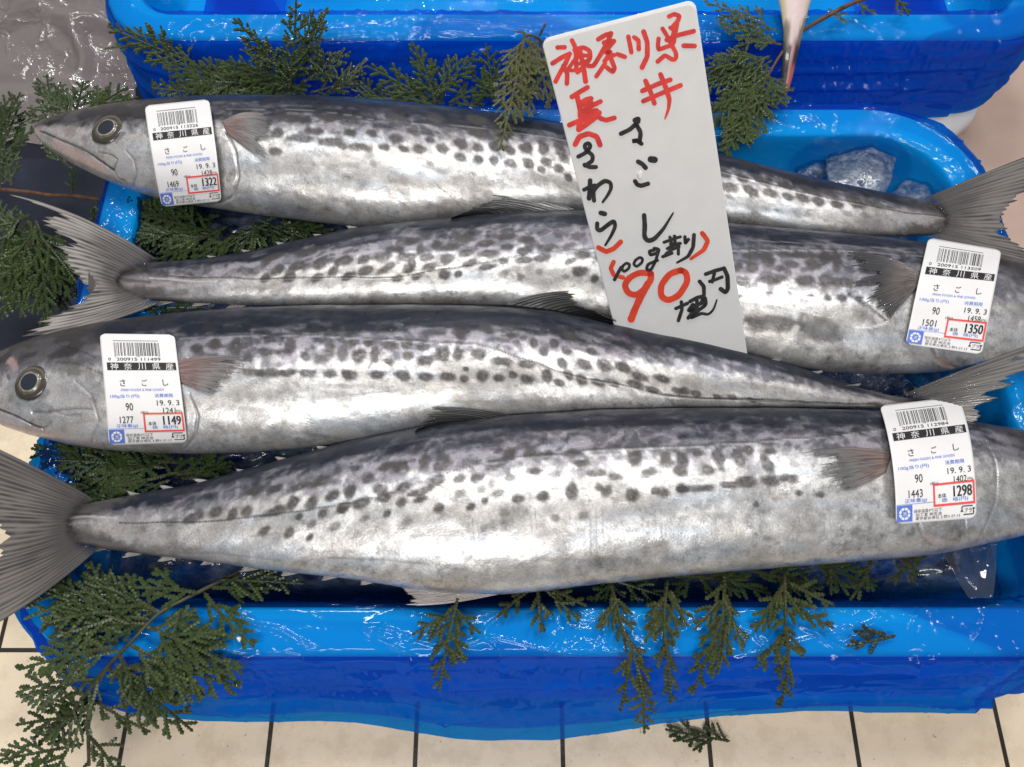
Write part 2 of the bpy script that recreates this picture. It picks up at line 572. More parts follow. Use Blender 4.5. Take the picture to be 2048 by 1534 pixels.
def film_liner(cx, cy, hx, hy, r, name, label, mat, hem_d, hem_z, w=0.027, n=2200, seed=1, skirt_rows=46, rimwr=1.0, extra=None):
    """polythene sheet laid in the box, over the rim and hanging outside; hem_d, hem_z: functions of the ring point"""
    inner = [(-0.10, -0.0480), (-0.05, -0.0478), (-0.018, -0.0475), (-0.011, -0.043), (-0.006, -0.026), (-0.003, -0.009), (-0.0005, -0.0012), (0.003, 0.0006), (w * 0.5, 0.0010), (w - 0.003, 0.0006), (w + 0.001, -0.003)]
    ip = np.array(inner)
    dd = np.r_[0, np.cumsum(np.linalg.norm(np.diff(ip, axis=0), axis=1))]
    # inside rows coarse, rim rows fine
    q = np.r_[np.linspace(0, dd[4], 26, endpoint=False), np.linspace(dd[4], dd[-1], 84)]
    ins = np.c_[np.interp(q, dd, ip[:, 0]), np.interp(q, dd, ip[:, 1])]
    pp, nn, s = rrect(cx, cy, hx, hy, r, n)
    per = s[-1] + s[1]
    rows = []
    hd, hz = hem_d(pp, s / per), hem_z(pp, s / per)
    D = [np.full(n, a) for a, _ in ins]
    Z = [np.full(n, b) for _, b in ins]
    d0, z0 = ins[-1]
    for k in range(1, skirt_rows + 1):
        f = k / skirt_rows
        D.append(d0 + (hd - d0) * (0.75 * f + 0.25 * f ** 2))
        Z.append(z0 + (hz - z0) * f ** 0.9)
    D, Z = np.array(D), np.array(Z)
    K = len(D)
    arc = np.r_[q, q[-1] + np.arange(1, skirt_rows + 1) * 0.0022]
    S, A = np.meshgrid(s, arc)
    # wrap-free noise: use world coordinates of the ring
    X = pp[None, :, 0] + nn[None, :, 0] * D
    Y = pp[None, :, 1] + nn[None, :, 1] * D
    # how free the sheet is (0 lying on foam, 1 hanging)
    lying = (A > dd[5]) & (A < q[-1])
    free = np.where(A >= q[-1], np.clip((A - q[-1]) / 0.05, 0, 1), np.where(A < dd[5], 0.55, 0.0))
    big = fbm(S / 0.045, A / 0.10, seed, 3) - 0.5
    folds = ridged(S / 0.021 + 0.7 * A / 0.03, A / 0.085, seed + 5)
    folds2 = ridged(S / 0.05 - 1.5 * A / 0.05, A / 0.035 + S / 0.07, seed + 9)
    cr1 = np.maximum(0, ridged(S / 0.020 + A / 0.017, A / 0.022 - S / 0.031, seed + 13) - 0.80) * 5
    cr2 = np.maximum(0, ridged(S / 0.034 - A / 0.014, A / 0.03 + S / 0.04, seed + 17) - 0.84) * 6
    crum = fbm(S / 0.006, A / 0.006, seed + 21, 2) - 0.5
    pleat = ridged(S / 0.30 + 3.3, A / 0.024 + 0.9 * fbm(S / 0.12, A * 0 + 2.2, seed + 61, 2), seed + 63)
    cr3 = np.maximum(0, ridged(S / 0.055 - A / 0.05, A / 0.06 + S / 0.11, seed + 67) - 0.86) * 7
    patch = sst(0.45, 0.65, fbm(S / 0.06, A / 0.05, seed + 31, 2))
    def cre(x, y, sd, th):
        return np.maximum(0, ridged(x, y, sd) - th) / (1 - th)
    c1 = cre(S / 0.030 + A / 0.024, A / 0.026 - S / 0.05, seed + 81, .90)
    c2 = cre(S / 0.045 - A / 0.016, A / 0.04 + S / 0.09, seed + 83, .92)
    c3 = cre(S / 0.012 + 2.0 * fbm(S / .03, A / .03, seed + 85, 2), A / 0.012, seed + 87, .86)
    c4 = cre(S / 0.15 + 0.5 * A / 0.02, A / 0.020 + S / 0.22, seed + 89, .88)
    c5 = cre(S / 0.33 + 0.5 * A / 0.03, A / 0.012 + S / 0.30 + 0.5 * fbm(S / .1, A / .05, seed + 88, 2), seed + 90, .80) * (A >= q[-1])
    crisp = 0.0026 * c5 + 0.0017 * c1 + 0.0018 * c2 + 0.0011 * c3 * patch + 0.0012 * c4
    # where the sheet is folded double; deeper hem tint also stands for shade
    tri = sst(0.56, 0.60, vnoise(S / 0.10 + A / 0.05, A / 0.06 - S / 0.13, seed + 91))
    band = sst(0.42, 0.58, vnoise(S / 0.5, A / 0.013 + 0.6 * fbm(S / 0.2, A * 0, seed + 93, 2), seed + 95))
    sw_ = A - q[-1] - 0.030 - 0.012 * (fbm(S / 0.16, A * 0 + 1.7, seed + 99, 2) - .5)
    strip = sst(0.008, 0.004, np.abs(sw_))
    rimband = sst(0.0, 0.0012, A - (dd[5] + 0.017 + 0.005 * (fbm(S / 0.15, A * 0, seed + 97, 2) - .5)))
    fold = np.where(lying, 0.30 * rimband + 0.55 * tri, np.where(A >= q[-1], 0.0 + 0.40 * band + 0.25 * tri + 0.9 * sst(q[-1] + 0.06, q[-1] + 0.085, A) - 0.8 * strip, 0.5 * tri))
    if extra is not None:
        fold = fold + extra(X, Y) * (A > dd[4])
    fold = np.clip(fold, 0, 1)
    disp = np.where(lying, 0.0002 + crisp + 0.4 * rimwr * (0.0013 * cr1 * patch + 0.0014 * cr2 + 0.00045 * (crum + 0.5) * patch),
                    np.where(A >= q[-1], 0.0045 * free * big + (0.0040 * free * (pleat - 0.5) + 0.0016 * free * cr3 + 1.8 * crisp) * (1 - 0.9 * sst(q[-1] + 0.075, q[-1] + 0.10, A)),
                             0.0050 * free * big + 0.0024 * free * (folds2 - 0.5) + crisp))
    # displacement direction: outwards on the skirt, up on the rim
    upw = np.where(lying, 1.0, 0.25)
    outw = np.where(lying, 0.1, np.where(A >= q[-1], 1.0, -0.9))
    D = D + disp * outw
    Z = Z + disp * upw
    # soften transition
    for _ in range(2):
        D[1:-1] = 0.25 * D[:-2] + 0.5 * D[1:-1] + 0.25 * D[2:]
        Z[1:-1] = 0.25 * Z[:-2] + 0.5 * Z[1:-1] + 0.25 * Z[2:]
    Z = np.maximum(Z, ZF + 0.004)
    X = pp[None, :, 0] + nn[None, :, 0] * D
    Y = pp[None, :, 1] + nn[None, :, 1] * D
    V = np.stack([X, Y, Z], -1).reshape(-1, 3)
    F = grid_faces(K, n, True)
    c = len(V)
    root = thing(name, label, 'plastic liner', (cx, cy, -0.048), 'blue polythene liners')
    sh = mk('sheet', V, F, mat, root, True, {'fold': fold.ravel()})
    sh.data.materials.append(M['film_skirt'])
    sh.data.polygons.foreach_set('material_index', ((np.arange(len(F)) // n) >= len(q) - 1).astype(np.int32))
    # the bag is doubled outside the rim: an inner fold close to the foam wall
    D2, Z2 = [], []
    wv = fbm(s / 0.07, s * 0 + 3.1, seed + 71, 3)
    for k in range(30):
        f = k / 29
        D2.append(d0 - 0.0008 + ((hd - d0) * (0.80 + 0.18 * wv) + 0.004 * (pleat[min(K - 1, len(q) + k)] - 0.5) * f) * f + 0 * s)
        Z2.append(z0 - 0.001 + (hz * (0.93 + 0.10 * wv) - z0) * f)
    D2, Z2 = np.array(D2), np.array(Z2)
    V2 = np.stack([pp[None, :, 0] + nn[None, :, 0] * D2, pp[None, :, 1] + nn[None, :, 1] * D2, Z2], -1).reshape(-1, 3)
    mk('inner_fold', V2, grid_faces(30, n, True), M['film_inner'], root)
    return root

def side_of(a, b):
    """1 to the right of the fold edge that runs between two places on the rim"""
    A0, B0 = P(*a, 0.001), P(*b, 0.001)
    t = (B0 - A0)[:2]; t = t / np.linalg.norm(t)
    nrm = np.array([-t[1], t[0]]) if b[1] > a[1] else np.array([t[1], -t[0]])
    return lambda x, y: 0.8 * sst(-0.0008, 0.0008, (x - A0[0]) * nrm[0] + (y - A0[1]) * nrm[1] + 0.002 * (fbm(x / 0.03, y / 0.03, 5, 2) - 0.5)) * (x > A0[0] - 0.004) * (np.abs(y - A0[1]) < 0.09)

# lower box (front)
CX, CY = 0.025, 0.2305
HXI, HYI, RI = 0.283, 0.165, (0.018, 0.050, 0.045, 0.034)     # inner rim half sizes
foam_box(CX, CY, HXI, HYI, RI, 'white foam box under the four fish, lined with blue film', 0.045)

def hem_d_low(pp, u):
    x, y = pp[:, 0], pp[:, 1]
    near = sst(0.10, 0.066, y)
    d = 0.050 + near * (0.002 + 0.017 * np.exp(-((x - 0.0) / 0.10) ** 2) + 0.006 * np.exp(-((x + 0.17) / 0.05) ** 2))
    d += 0.010 * (fbm(u * 8, u * 0 + 2.5, 3, 2) - 0.5)
    right = sst(0.28, 0.30, x)
    return d

def hem_z_low(pp, u):
    x, y = pp[:, 0], pp[:, 1]
    near = sst(0.10, 0.066, y)
    return -0.058 - near * (0.022 + 0.012 * np.exp(-((x - 0.0) / 0.10) ** 2)) + 0.018 * (fbm(u * 7, u * 0 + 7.5, 4, 2) - 0.5)

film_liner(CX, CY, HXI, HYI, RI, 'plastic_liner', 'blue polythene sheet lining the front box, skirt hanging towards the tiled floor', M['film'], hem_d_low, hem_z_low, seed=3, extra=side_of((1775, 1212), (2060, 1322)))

# upper box (behind)
CX2, CY2 = 0.050, 0.690
HX2, HY2, R2 = 0.346, 0.172, (0.020, 0.045, 0.045, 0.030)
foam_box(CX2, CY2, HX2, HY2, R2, 'white foam box at the back, lined with blue film, only its near side in view', 0.030)

def hem_d_up(pp, u):
    return 0.030 + 0.006 * (fbm(u * 30, u * 0 + 1.5, 6, 2) - 0.3) + 0.010 * sst(-0.22, -0.30, pp[:, 0])

def hem_z_up(pp, u):
    return -0.084 + 0.022 * (fbm(u * 12, u * 0 + 5.5, 8, 2) - 0.5) - 0.012 * sst(-0.18, -0.28, pp[:, 0])

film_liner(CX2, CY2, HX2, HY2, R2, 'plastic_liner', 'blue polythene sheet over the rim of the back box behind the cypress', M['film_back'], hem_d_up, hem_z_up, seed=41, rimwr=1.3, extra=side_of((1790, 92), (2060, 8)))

# dark vinyl sheet and clear bag on the floor at the left
def cloth(name, quad, zfun, n, m, mat, label, cat, **kw):
    q = np.asarray(quad, float)
    u, v = np.meshgrid(np.linspace(0, 1, m), np.linspace(0, 1, n))
    XY = ((1 - u) * (1 - v))[..., None] * q[0] + (u * (1 - v))[..., None] * q[1] + (u * v)[..., None] * q[2] + ((1 - u) * v)[..., None] * q[3]
    Z = zfun(XY[..., 0], XY[..., 1], u, v)
    V = np.concatenate([XY, Z[..., None]], -1).reshape(-1, 3)
    o = mk(name, V, grid_faces(n, m), mat, **kw)
    md = o.modifiers.new('thickness', 'SOLIDIFY'); md.thickness = 0.0006
    tag(o, label, cat)
    return o

cloth('vinyl_sheet', [(-0.60, 0.232), (-0.290, 0.232), (-0.262, 0.80), (-0.62, 0.82)],
      lambda x, y, u, v: ZF + 0.004 + 0.010 * fbm(x / 0.06, y / 0.06, 5, 3) * sst(0, 0.1, v), 80, 80, M['dark'],
      'dark navy vinyl sheet lying on the floor left of the blue box', 'vinyl sheet')
cloth('plastic_bag', [(-0.66, 0.475), (-0.335, 0.475), (-0.335, 0.80), (-0.70, 0.80)],
      lambda x, y, u, v: ZF + 0.018 + 0.050 * sst(0, 0.5, v) + 0.016 * (fbm(x / 0.05, y / 0.02, 9, 3)) + 0.010 * np.maximum(0, ridged(x / 0.05 + y / 0.09, y / 0.04, 12) - 0.7) / 0.3, 150, 150, M['clear'],
      'crumpled clear plastic bag lying behind the dark vinyl sheet', 'plastic bag')

cloth('floor_sheet', [(0.385, 0.22), (0.80, 0.22), (0.80, 0.75), (0.385, 0.75)],
      lambda x, y, u, v: ZF + 0.004 + 0.003 * fbm(x / 0.05, y / 0.05, 25, 3), 60, 60, simple('beige_sheet', (0.50, 0.36, 0.29), 0.35, var=0.08, vscale=20, bump=(60, 0.15, 0.002)),
      'plain pinkish beige sheet on the floor beyond the right end of the boxes', 'floor sheet')

# ice under the fish
def build_ice_bed():
    n, m = 150, 260
    x = np.linspace(CX - HXI + 0.006, CX + HXI - 0.006, m)
    y = np.linspace(CY - HYI + 0.008, CY + HYI - 0.008, n)
    X, Y = np.meshgrid(x, y)
    lump = fbm(X / 0.018, Y / 0.018, 2, 4)
    edge = np.minimum.reduce([sst(0, 0.05, X - x[0]), sst(0, 0.05, x[-1] - X), sst(0, 0.02, Y - y[0]), sst(0, 0.075, y[-1] - Y)])
    Z = -0.046 + 0.028 * edge + 0.022 * (lump - 0.5) * edge + 0.010 * (ridged(X / 0.016, Y / 0.013, 44) - 0.5) * edge
    V = np.stack([X, Y, Z], -1).reshape(-1, 3)
    o = mk('ice', V, grid_faces(n, m), M['icebed'])
    tag(o, 'dark wet bed of ice under the fish in the front box', 'ice', kind='stuff')
build_ice_bed()

def blob(seed, c, sx, sy, sz, rot=0.0, sharp=15):
    import bmesh
    bm = bmesh.new()
    bmesh.ops.create_icosphere(bm, subdivisions=5, radius=1.0)
    V = np.array([v.co[:] for v in bm.verts])
    F = np.array([[v.index for v in f.verts] for f in bm.faces])
    bm.free()
    rn = np.random.default_rng(seed)
    D = rn.normal(size=(sharp, 3)); D /= np.linalg.norm(D, axis=1)[:, None]
    off = rn.uniform(0.45, 0.80, sharp)
    rad = np.ones(len(V))
    for d, o_ in zip(D, off):
        c_ = V @ d
        rad = np.where(c_ > 1e-3, np.minimum(rad, o_ / np.maximum(c_, 1e-3)), rad)
    nz = fbm(V[:, 0] * 3 + V[:, 2] * 2, V[:, 1] * 3, seed, 4) - 0.5
    V = V * (rad * (1 + 0.16 * nz))[:, None] * np.array([sx, sy, sz])
    cr, sr = math.cos(rot), math.sin(rot)
    V = np.c_[V[:, 0] * cr - V[:, 1] * sr, V[:, 0] * sr + V[:, 1] * cr, V[:, 2]] + np.array(c)
    return V, F

for (px, py, z, sx, sy, sz, rot, sd, lab) in [
        (1722, 358, -0.018, 0.034, 0.030, 0.018, 0.5, 4, 'tall pointed lump of frosty ice behind the tail of the topmost fish'),
        (1850, 402, -0.026, 0.038, 0.026, 0.014, 0.1, 8, 'low smooth lump of ice next to the pointed ice lump, nearer the tail'),
        (1625, 330, -0.034, 0.020, 0.014, 0.010, 0.9, 15, 'small sunken piece of ice in the far corner, left of the pointed lump')]:
    Vv, Ff = blob(sd, P(px, py, z), sx, sy, sz, rot)
    tag(mk('ice_chunk', Vv, Ff, M['ice'], smooth=True), lab, 'ice', 'ice lumps in the front box')

# ------------------------------------------------------------------ fish
ZC = 0.018

class Fish:
    pass

def build_fish(label, top, bot, head, tail_x, tb, tm, spots, lines, seed, lat, kk, bodyz=ZC, wear=1.0, crown=0.46):
    f = Fish()
    top, bot = np.array(top, float), np.array(bot, float)
    x0, x1 = top[0, 0], top[-1, 0]
    Ns, Mt, Mb = 1050, 120, 30
    # stations a little denser near the snout
    lin = np.linspace(0, 1, Ns)
    if head == 'L':
        xs = x0 + (x1 - x0) * (lin ** 1.12)
    else:
        xs = x1 - (x1 - x0) * ((1 - lin) ** 1.12)
    g = np.linspace(x0, x1, 2200)
    sg = 9.0
    # keep ends exact: smooth, then blend
    def sm(pr):
        y = np.interp(g, pr[:, 0], pr[:, 1])
        a = gsm(y, sg * 1.6)
        e = np.minimum(g - x0, x1 - g) / 40.0
        w_ = np.clip(e, 0, 1)
        return y * (1 - w_) + a * w_
    yt, yb = np.interp(xs, g, sm(top)), np.interp(xs, g, sm(bot))
    # body thickness ratio along the fish, fh: 0 snout .. 1 tail
    fh = (xs - x0) / (x1 - x0) if head == 'L' else (x1 - xs) / (x1 - x0)
    k = np.interp(fh, [0, 0.06, 0.2, 0.5, 0.88, 1.0], kk)
    zc = np.full(Ns, bodyz)
    pt, pb = P(xs, yt, zc), P(xs, yb, zc)
    dt, db = ray(xs, yt), ray(xs, yb)
    n1 = np.stack([-dt[:, 2], dt[:, 1]], 1); n1 /= np.linalg.norm(n1, axis=1)[:, None]
    n2 = -np.stack([-db[:, 2], db[:, 1]], 1); n2 /= np.linalg.norm(n2, axis=1)[:, None]
    s1 = np.sqrt(n1[:, 0] ** 2 + k ** 2 * n1[:, 1] ** 2)
    s2 = np.sqrt(n2[:, 0] ** 2 + k ** 2 * n2[:, 1] ** 2)
    r1 = n1[:, 1] * H - n1[:, 1] * zc
    r2 = n2[:, 1] * H - n2[:, 1] * zc
    det = n1[:, 0] * s2 - n2[:, 0] * s1
    cy = (r1 * s2 - r2 * s1) / det
    a = np.maximum((n1[:, 0] * r2 - n2[:, 0] * r1) / det, 0.0004)
    xc = 0.5 * (pt[:, 0] + pb[:, 0])
    dX = np.clip(0.5 * (pt[:, 0] - pb[:, 0]), -0.012, 0.012)
    b = a * k
    f.xc, f.cy, f.a, f.b, f.zc, f.dX = xc, cy, a, b, zc, dX
    def hfun(x, y):
        yy, aa, bb = np.interp(x, xc, cy), np.interp(x, xc, a), np.interp(x, xc, b)
        q = np.clip((y - yy) / aa, -1, 1)
        return bodyz + bb * (1 - q * q) ** 0.45
    f.h = hfun
    ph = np.r_[np.linspace(0, np.pi, Mt), np.linspace(np.pi, 2 * np.pi, Mb + 2)[1:-1]]
    Mn = len(ph)
    cph, sph = np.cos(ph), np.sin(ph)
    Pp, A_, B_ = np.broadcast_to(ph, (Ns, Mn)), a[:, None], b[:, None]
    sq = np.sign(sph) * np.abs(sph) ** 0.9
    X = xc[:, None] + dX[:, None] * cph[None]
    Y = cy[:, None] + A_ * cph[None]
    Z = zc[:, None] + B_ * sq[None]
    Nn = np.stack([0 * X, cph[None] / A_, sph[None] / np.maximum(B_, 1e-5)], -1)
    Nn /= np.linalg.norm(Nn, axis=-1)[..., None]
    tt = np.where(Pp <= np.pi, Pp / np.pi, 2 - Pp / np.pi)
    S = np.broadcast_to((np.r_[0, np.cumsum(np.hypot(np.diff(xc), np.diff(cy)))] * 1000)[:, None], X.shape)
    arc = np.r_[0, np.cumsum(np.hypot(np.diff(cph), kk[3] * np.diff(sph)))]
    Wm = arc[None, :] * A_ * 1000
    under = np.broadcast_to(ph > np.pi, X.shape)
    V0 = np.stack([X, Y, Z], -1)
    ppx, ppy = proj(V0)
    FH = np.broadcast_to(fh[:, None], X.shape)
    vis = ~under
    # local coordinates (mm along, mm round) of a place seen at a picture point
    def local(px, py):
        d2 = np.where(vis, (ppx - px) ** 2 + (ppy - py) ** 2, 1e12)
        i, j = np.unravel_index(np.argmin(d2), d2.shape)
        j = min(max(j, 2), Mt - 3)
        i = min(max(i, 2), Ns - 3)
        kx = abs(S[i + 2, j] - S[i - 2, j]) / max(abs(ppx[i + 2, j] - ppx[i - 2, j]), 0.2)
        kw = abs(Wm[i, j + 2] - Wm[i, j - 2]) / max(abs(ppy[i, j + 2] - ppy[i, j - 2]), 0.2)
        return S[i, j], Wm[i, j], kx, min(kw, 1.2), i, j
    f.local = local
    tp = (1 - np.cos(np.pi * tt)) / 2
    nA = fbm(S / 22, Wm / 5, seed, 4)
    nB = fbm(S / 4.0, Wm / 4.0, seed + 3, 3)
    nC = fbm(S / 1.3, Wm / 1.3, seed + 6, 2)
    nD = fbm(S / 30, Wm / 16, seed + 9, 4)
    nE = fbm(S / 9, Wm / 7, seed + 12, 4)
    tbS = np.interp(FH, [0, 0.08, 0.2, 0.8, 1], [tb + 0.05, tb + 0.04, tb, tb + 0.03, tb + 0.16])
    tmS = np.interp(FH, [0, 0.1, 0.75, 1], [tm + 0.08, tm, tm, tm + 0.10])
    dark = sst(0.09, -0.09, tp - tbS + (nA - 0.5) * 0.30 + (nB - 0.5) * 0.14)
    mid = sst(0.10, -0.10, tp - tmS + (nB - 0.5) * 0.24 + (nA - 0.5) * 0.16)
    C = np.empty(X.shape + (3,))
    C[:] = (0.56, 0.55, 0.54)
    C += ((nD - 0.5) * 0.50 + (nE - 0.5) * 0.50 + (nB - 0.5) * 0.34 + (nC - 0.5) * 0.24)[..., None]
    C *= (1 - 0.10 * sst(0.62, 0.9, tt))[..., None]
    def lay(colr, al):
        al = np.clip(al, 0, 1)[..., None]
        C[:] = C * (1 - al) + np.array(colr) * al
    # iridescent warm and cool streaks
    lay((0.60, 0.55, 0.49), 0.35 * sst(0.52, 0.72, fbm(S / 34, Wm / 9, seed + 20, 3)) * sst(0.35, 0.6, tt))
    lay((0.55, 0.62, 0.70), 0.40 * sst(0.55, 0.75, fbm(S / 40, Wm / 8, seed + 23, 3)))
    lay((0.108, 0.108, 0.138), 0.85 * mid)
    # pale worms between dark marks in the flank zone
    worm = sst(0.58, 0.70, ridged(S / 9.5, Wm / 7.5, seed + 30) * 0.8 + 0.2 * nB) * mid * (1 - dark)
    lay((0.34, 0.315, 0.35), 0.75 * worm)
    lay((0.010, 0.014, 0.026), 0.97 * dark)
    lay((0.085, 0.087, 0.11), 0.45 * dark * sst(0.5, 0.72, nA * 0.6 + nE * 0.4))
    # scuffed grey patches on the belly
    ab = sst(0.54, 0.70, fbm(S / 26, Wm / 11, seed + 40, 4)) * sst(0.50, 0.66, tt) * wear
    lay((0.27, 0.255, 0.245), 0.58 * ab)
    fl_ = sst(0.60, 0.68, fbm(S / 3.0, Wm / 2.2, seed + 43, 3)) * sst(0.5, 0.6, nD)
    lay((0.20, 0.19, 0.183), 0.45 * fl_ * sst(0.4, 0.55, tt))
    # grey-pink tail stalk, darker along its belly side
    ped = sst(0.80, 0.97, FH)
    lay((0.32, 0.285, 0.275), 0.6 * ped * sst(0.35, 0.55, tt))
    lay((0.09, 0.085, 0.092), 0.75 * ped * sst(0.62, 0.80, tt + (nB - 0.5) * 0.3))
    lay((0.085, 0.078, 0.075), 0.92 * sst(0.955, 0.995, FH + 0.055 * np.abs(2 * tp - 1) + (nB - .5) * .04))
    # head
    hd = sst(0.175, 0.145, FH)
    lay((0.46, 0.45, 0.455), 0.35 * hd * sst(0.25, 0.4, tt))
    lay((0.020, 0.017, 0.018), 0.95 * sst(0.19, 0.14, FH) * sst(crown, crown - 0.18, tp + (nE - 0.5) * 0.30))
    lay((0.060, 0.056, 0.057), 0.60 * hd * sst(0.52, 0.36, tp + (nB - 0.5) * 0.3))
    lay((0.10, 0.095, 0.10), 0.55 * hd * sst(0.50, 0.66, nE) * sst(0.85, 0.6, tt))
    lay((0.60, 0.46, 0.44), 0.55 * sst(0.09, 0.03, FH) * sst(0.45, 0.6, tt) * sst(0.4, 0.6, nE))
    met = 0.64 * (1 - 0.86 * dark) * (1 - 0.35 * mid) * (1 - 0.55 * ab) * (1 - 0.15 * hd) * (1 - 0.3 * ped)
    disp = 0.00035 * (fbm(S / 16, Wm / 9, seed + 50, 3) - 0.5) * 2
    # soft dark mottling of the upper flank and back (cells of uneven size)
    wx, wy = fbm(S / 14, Wm / 11, seed + 76, 3) - 0.5, fbm(S / 14, Wm / 11, seed + 77, 3) - 0.5
    gx, gy = (S + 0.45 * Wm) / 8.6 + 2.2 * wx, (Wm - 0.10 * S) / 6.2 + 2.0 * wy
    best = np.full(S.shape, 9.0)
    cx0, cy0 = np.floor(gx), np.floor(gy)
    for oi in (-1, 0, 1):
        for oj in (-1, 0, 1):
            hx_, hy_ = hash2(cx0 + oi, cy0 + oj, seed + 70), hash2(cx0 + oi, cy0 + oj, seed + 71)
            hr = 0.75 + 0.6 * hash2(cx0 + oi, cy0 + oj, seed + 72)
            keep = hash2(cx0 + oi, cy0 + oj, seed + 73) > 0.30
            dq = np.where(keep, 1.0, 9.0) * np.hypot(gx - (cx0 + oi + 0.5 + 0.6 * (hx_ - .5)), (gy - (cy0 + oj + 0.5 + 0.6 * (hy_ - .5)))) / hr
            best = np.minimum(best, dq)
    mott = sst(0.50, 0.24, best + (nC - 0.5) * 0.18) * vis * sst(0.16, 0.20, FH) * sst(0.99, 0.9, FH)
    lay((0.030, 0.029, 0.036), 0.64 * mott * sst(tmS + 0.02, tmS - 0.10, tp))
    met *= 1 - 0.5 * mott * (tp < tmS)
    # spots
    rough_edge = (nB - 0.5) * 0.55 + (nC - 0.5) * 0.25
    for grp in spots:
        ox, oy, sc, lst = grp
        for sp in lst:
            zx, zy, rx, ry = sp[:4]
            an = R(sp[4]) if len(sp) > 4 else 0
            st = sp[5] if len(sp) > 5 else 1.0
            s0, w0, kx, kw, i, j = local(ox + zx * sc, oy + zy * sc)
            i0, i1 = max(0, i - 90), min(Ns, i + 90)
            ds, dw = (S[i0:i1] - s0) / kx / sc, (Wm[i0:i1] - w0) / kw / sc
            ca, sa = math.cos(an), math.sin(an)
            e = np.sqrt(((ds * ca + dw * sa) / (rx * 1.06)) ** 2 + ((dw * ca - ds * sa) / (ry * 1.08)) ** 2) + rough_edge[i0:i1] * 1.05
            al = sst(1.34, 0.66, e) * vis[i0:i1] * st
            al = al * (0.62 + 0.40 * nC[i0:i1])
            sub = C[i0:i1]
            al = np.clip(al * 1.12, 0, 1)
            sub[:] = sub * (1 - 0.95 * al[..., None]) + np.array((0.060, 0.054, 0.053)) * 0.95 * al[..., None]
            met[i0:i1] *= 1 - 0.6 * al
    # drawn lines (mouth, gill cover, scratches): points, half width px, strength, depth, colour
    for pts, hw, stg, dep, colr in lines:
        pl = [local(*q) for q in pts]
        q2 = curve([(c_[0], c_[1]) for c_ in pl], max(24, 4 * len(pl)), 0.02)
        sc = pl[len(pl) // 2][2]
        i0 = max(0, int(min(c_[4] for c_ in pl)) - 40); i1 = min(Ns, int(max(c_[4] for c_ in pl)) + 40)
        ss, ww = S[i0:i1], Wm[i0:i1]
        dmin = np.full(ss.shape, 1e9)
        for (sa_, wa_), (sb_, wb_) in zip(q2[:-1], q2[1:]):
            ux, uy = sb_ - sa_, wb_ - wa_
            L2 = ux * ux + uy * uy + 1e-9
            t_ = np.clip(((ss - sa_) * ux + (ww - wa_) * uy) / L2, 0, 1)
            dmin = np.minimum(dmin, (ss - sa_ - t_ * ux) ** 2 + (ww - wa_ - t_ * uy) ** 2)
        dmin = np.sqrt(dmin) + (nB[i0:i1] - 0.5) * hw * sc * 0.8
        al = sst(hw * sc * 1.3, hw * sc * 0.35, dmin) * vis[i0:i1]
        disp[i0:i1] -= dep * sst(hw * sc * 2.0, 0.0, dmin) * vis[i0:i1]
        sub = C[i0:i1]
        sub[:] = sub * (1 - stg * al[..., None]) + np.array(colr) * stg * al[..., None]
        met[i0:i1] *= 1 - 0.6 * al * stg
    # lateral line: a dotted dark ridge
    pl = [local(*q) for q in lat]
    q2 = curve([(c_[0], c_[1]) for c_ in pl], 160, 0.012)
    q2 = q2[np.argsort(q2[:, 0])]
    wl = np.interp(S, q2[:, 0], q2[:, 1]) + 0.5 * (vnoise(S / 6, S * 0, seed) - 0.5)
    on = (S > q2[0, 0]) & (S < q2[-1, 0]) & vis
    dl = np.abs(Wm - wl)
    dots = 0.55 + 0.45 * (np.sin(S * 2 * np.pi / 1.7) > -0.2)
    al = sst(0.85, 0.30, dl) * on * dots
    C[:] = C * (1 - 0.75 * al[..., None]) + np.array((0.045, 0.045, 0.047)) * 0.75 * al[..., None]
    al2 = sst(0.5, 0.2, np.abs(Wm - wl - 1.1)) * on
    C[:] = C * (1 - 0.30 * al2[..., None]) + np.array((0.42, 0.42, 0.42)) * 0.30 * al2[..., None]
    disp += 0.00022 * sst(1.0, 0.2, dl) * on
    # long scratches
    rn = np.random.default_rng(seed)
    # fade displacement out at the ends
    disp *= np.clip(np.minimum(np.arange(Ns), np.arange(Ns)[::-1]) / 30.0, 0, 1)[:, None]
    V = V0 + Nn * disp[..., None]
    C = np.clip(C, 0.008, 0.9)
    root = thing('fish', label, 'fish', (float(xc.mean()), float(cy.mean()), float((zc - b).min())), 'spotted silver fish laid out for sale')
    f.root = root
    nv = Ns * Mn
    Vf = np.r_[V.reshape(-1, 3), V[0].mean(0)[None], V[-1].mean(0)[None]]
    Cf = np.r_[C.reshape(-1, 3), C[0].mean(0)[None], C[-1].mean(0)[None]]
    mf = np.r_[np.clip(met, 0, 1).ravel(), [0.3, 0.3]]
    sw = np.r_[np.stack([S, Wm, 0 * S + seed * 10], -1).reshape(-1, 3), [[0, 0, 0], [0, 0, 0]]]
    F = grid_faces(Ns, Mn, True)
    ends = []
    j = np.arange(Mn)
    ends = np.r_[np.stack([np.full(Mn, nv), j, (j + 1) % Mn], 1), np.stack([np.full(Mn, nv + 1), nv - Mn + (j + 1) % Mn, nv - Mn + j], 1)]
    body = mk('body', Vf, F, M['fish'], root, True, {'pigment': Cf, 'silver': mf, 'sw': sw})
    import bmesh
    f.body = body
    return f

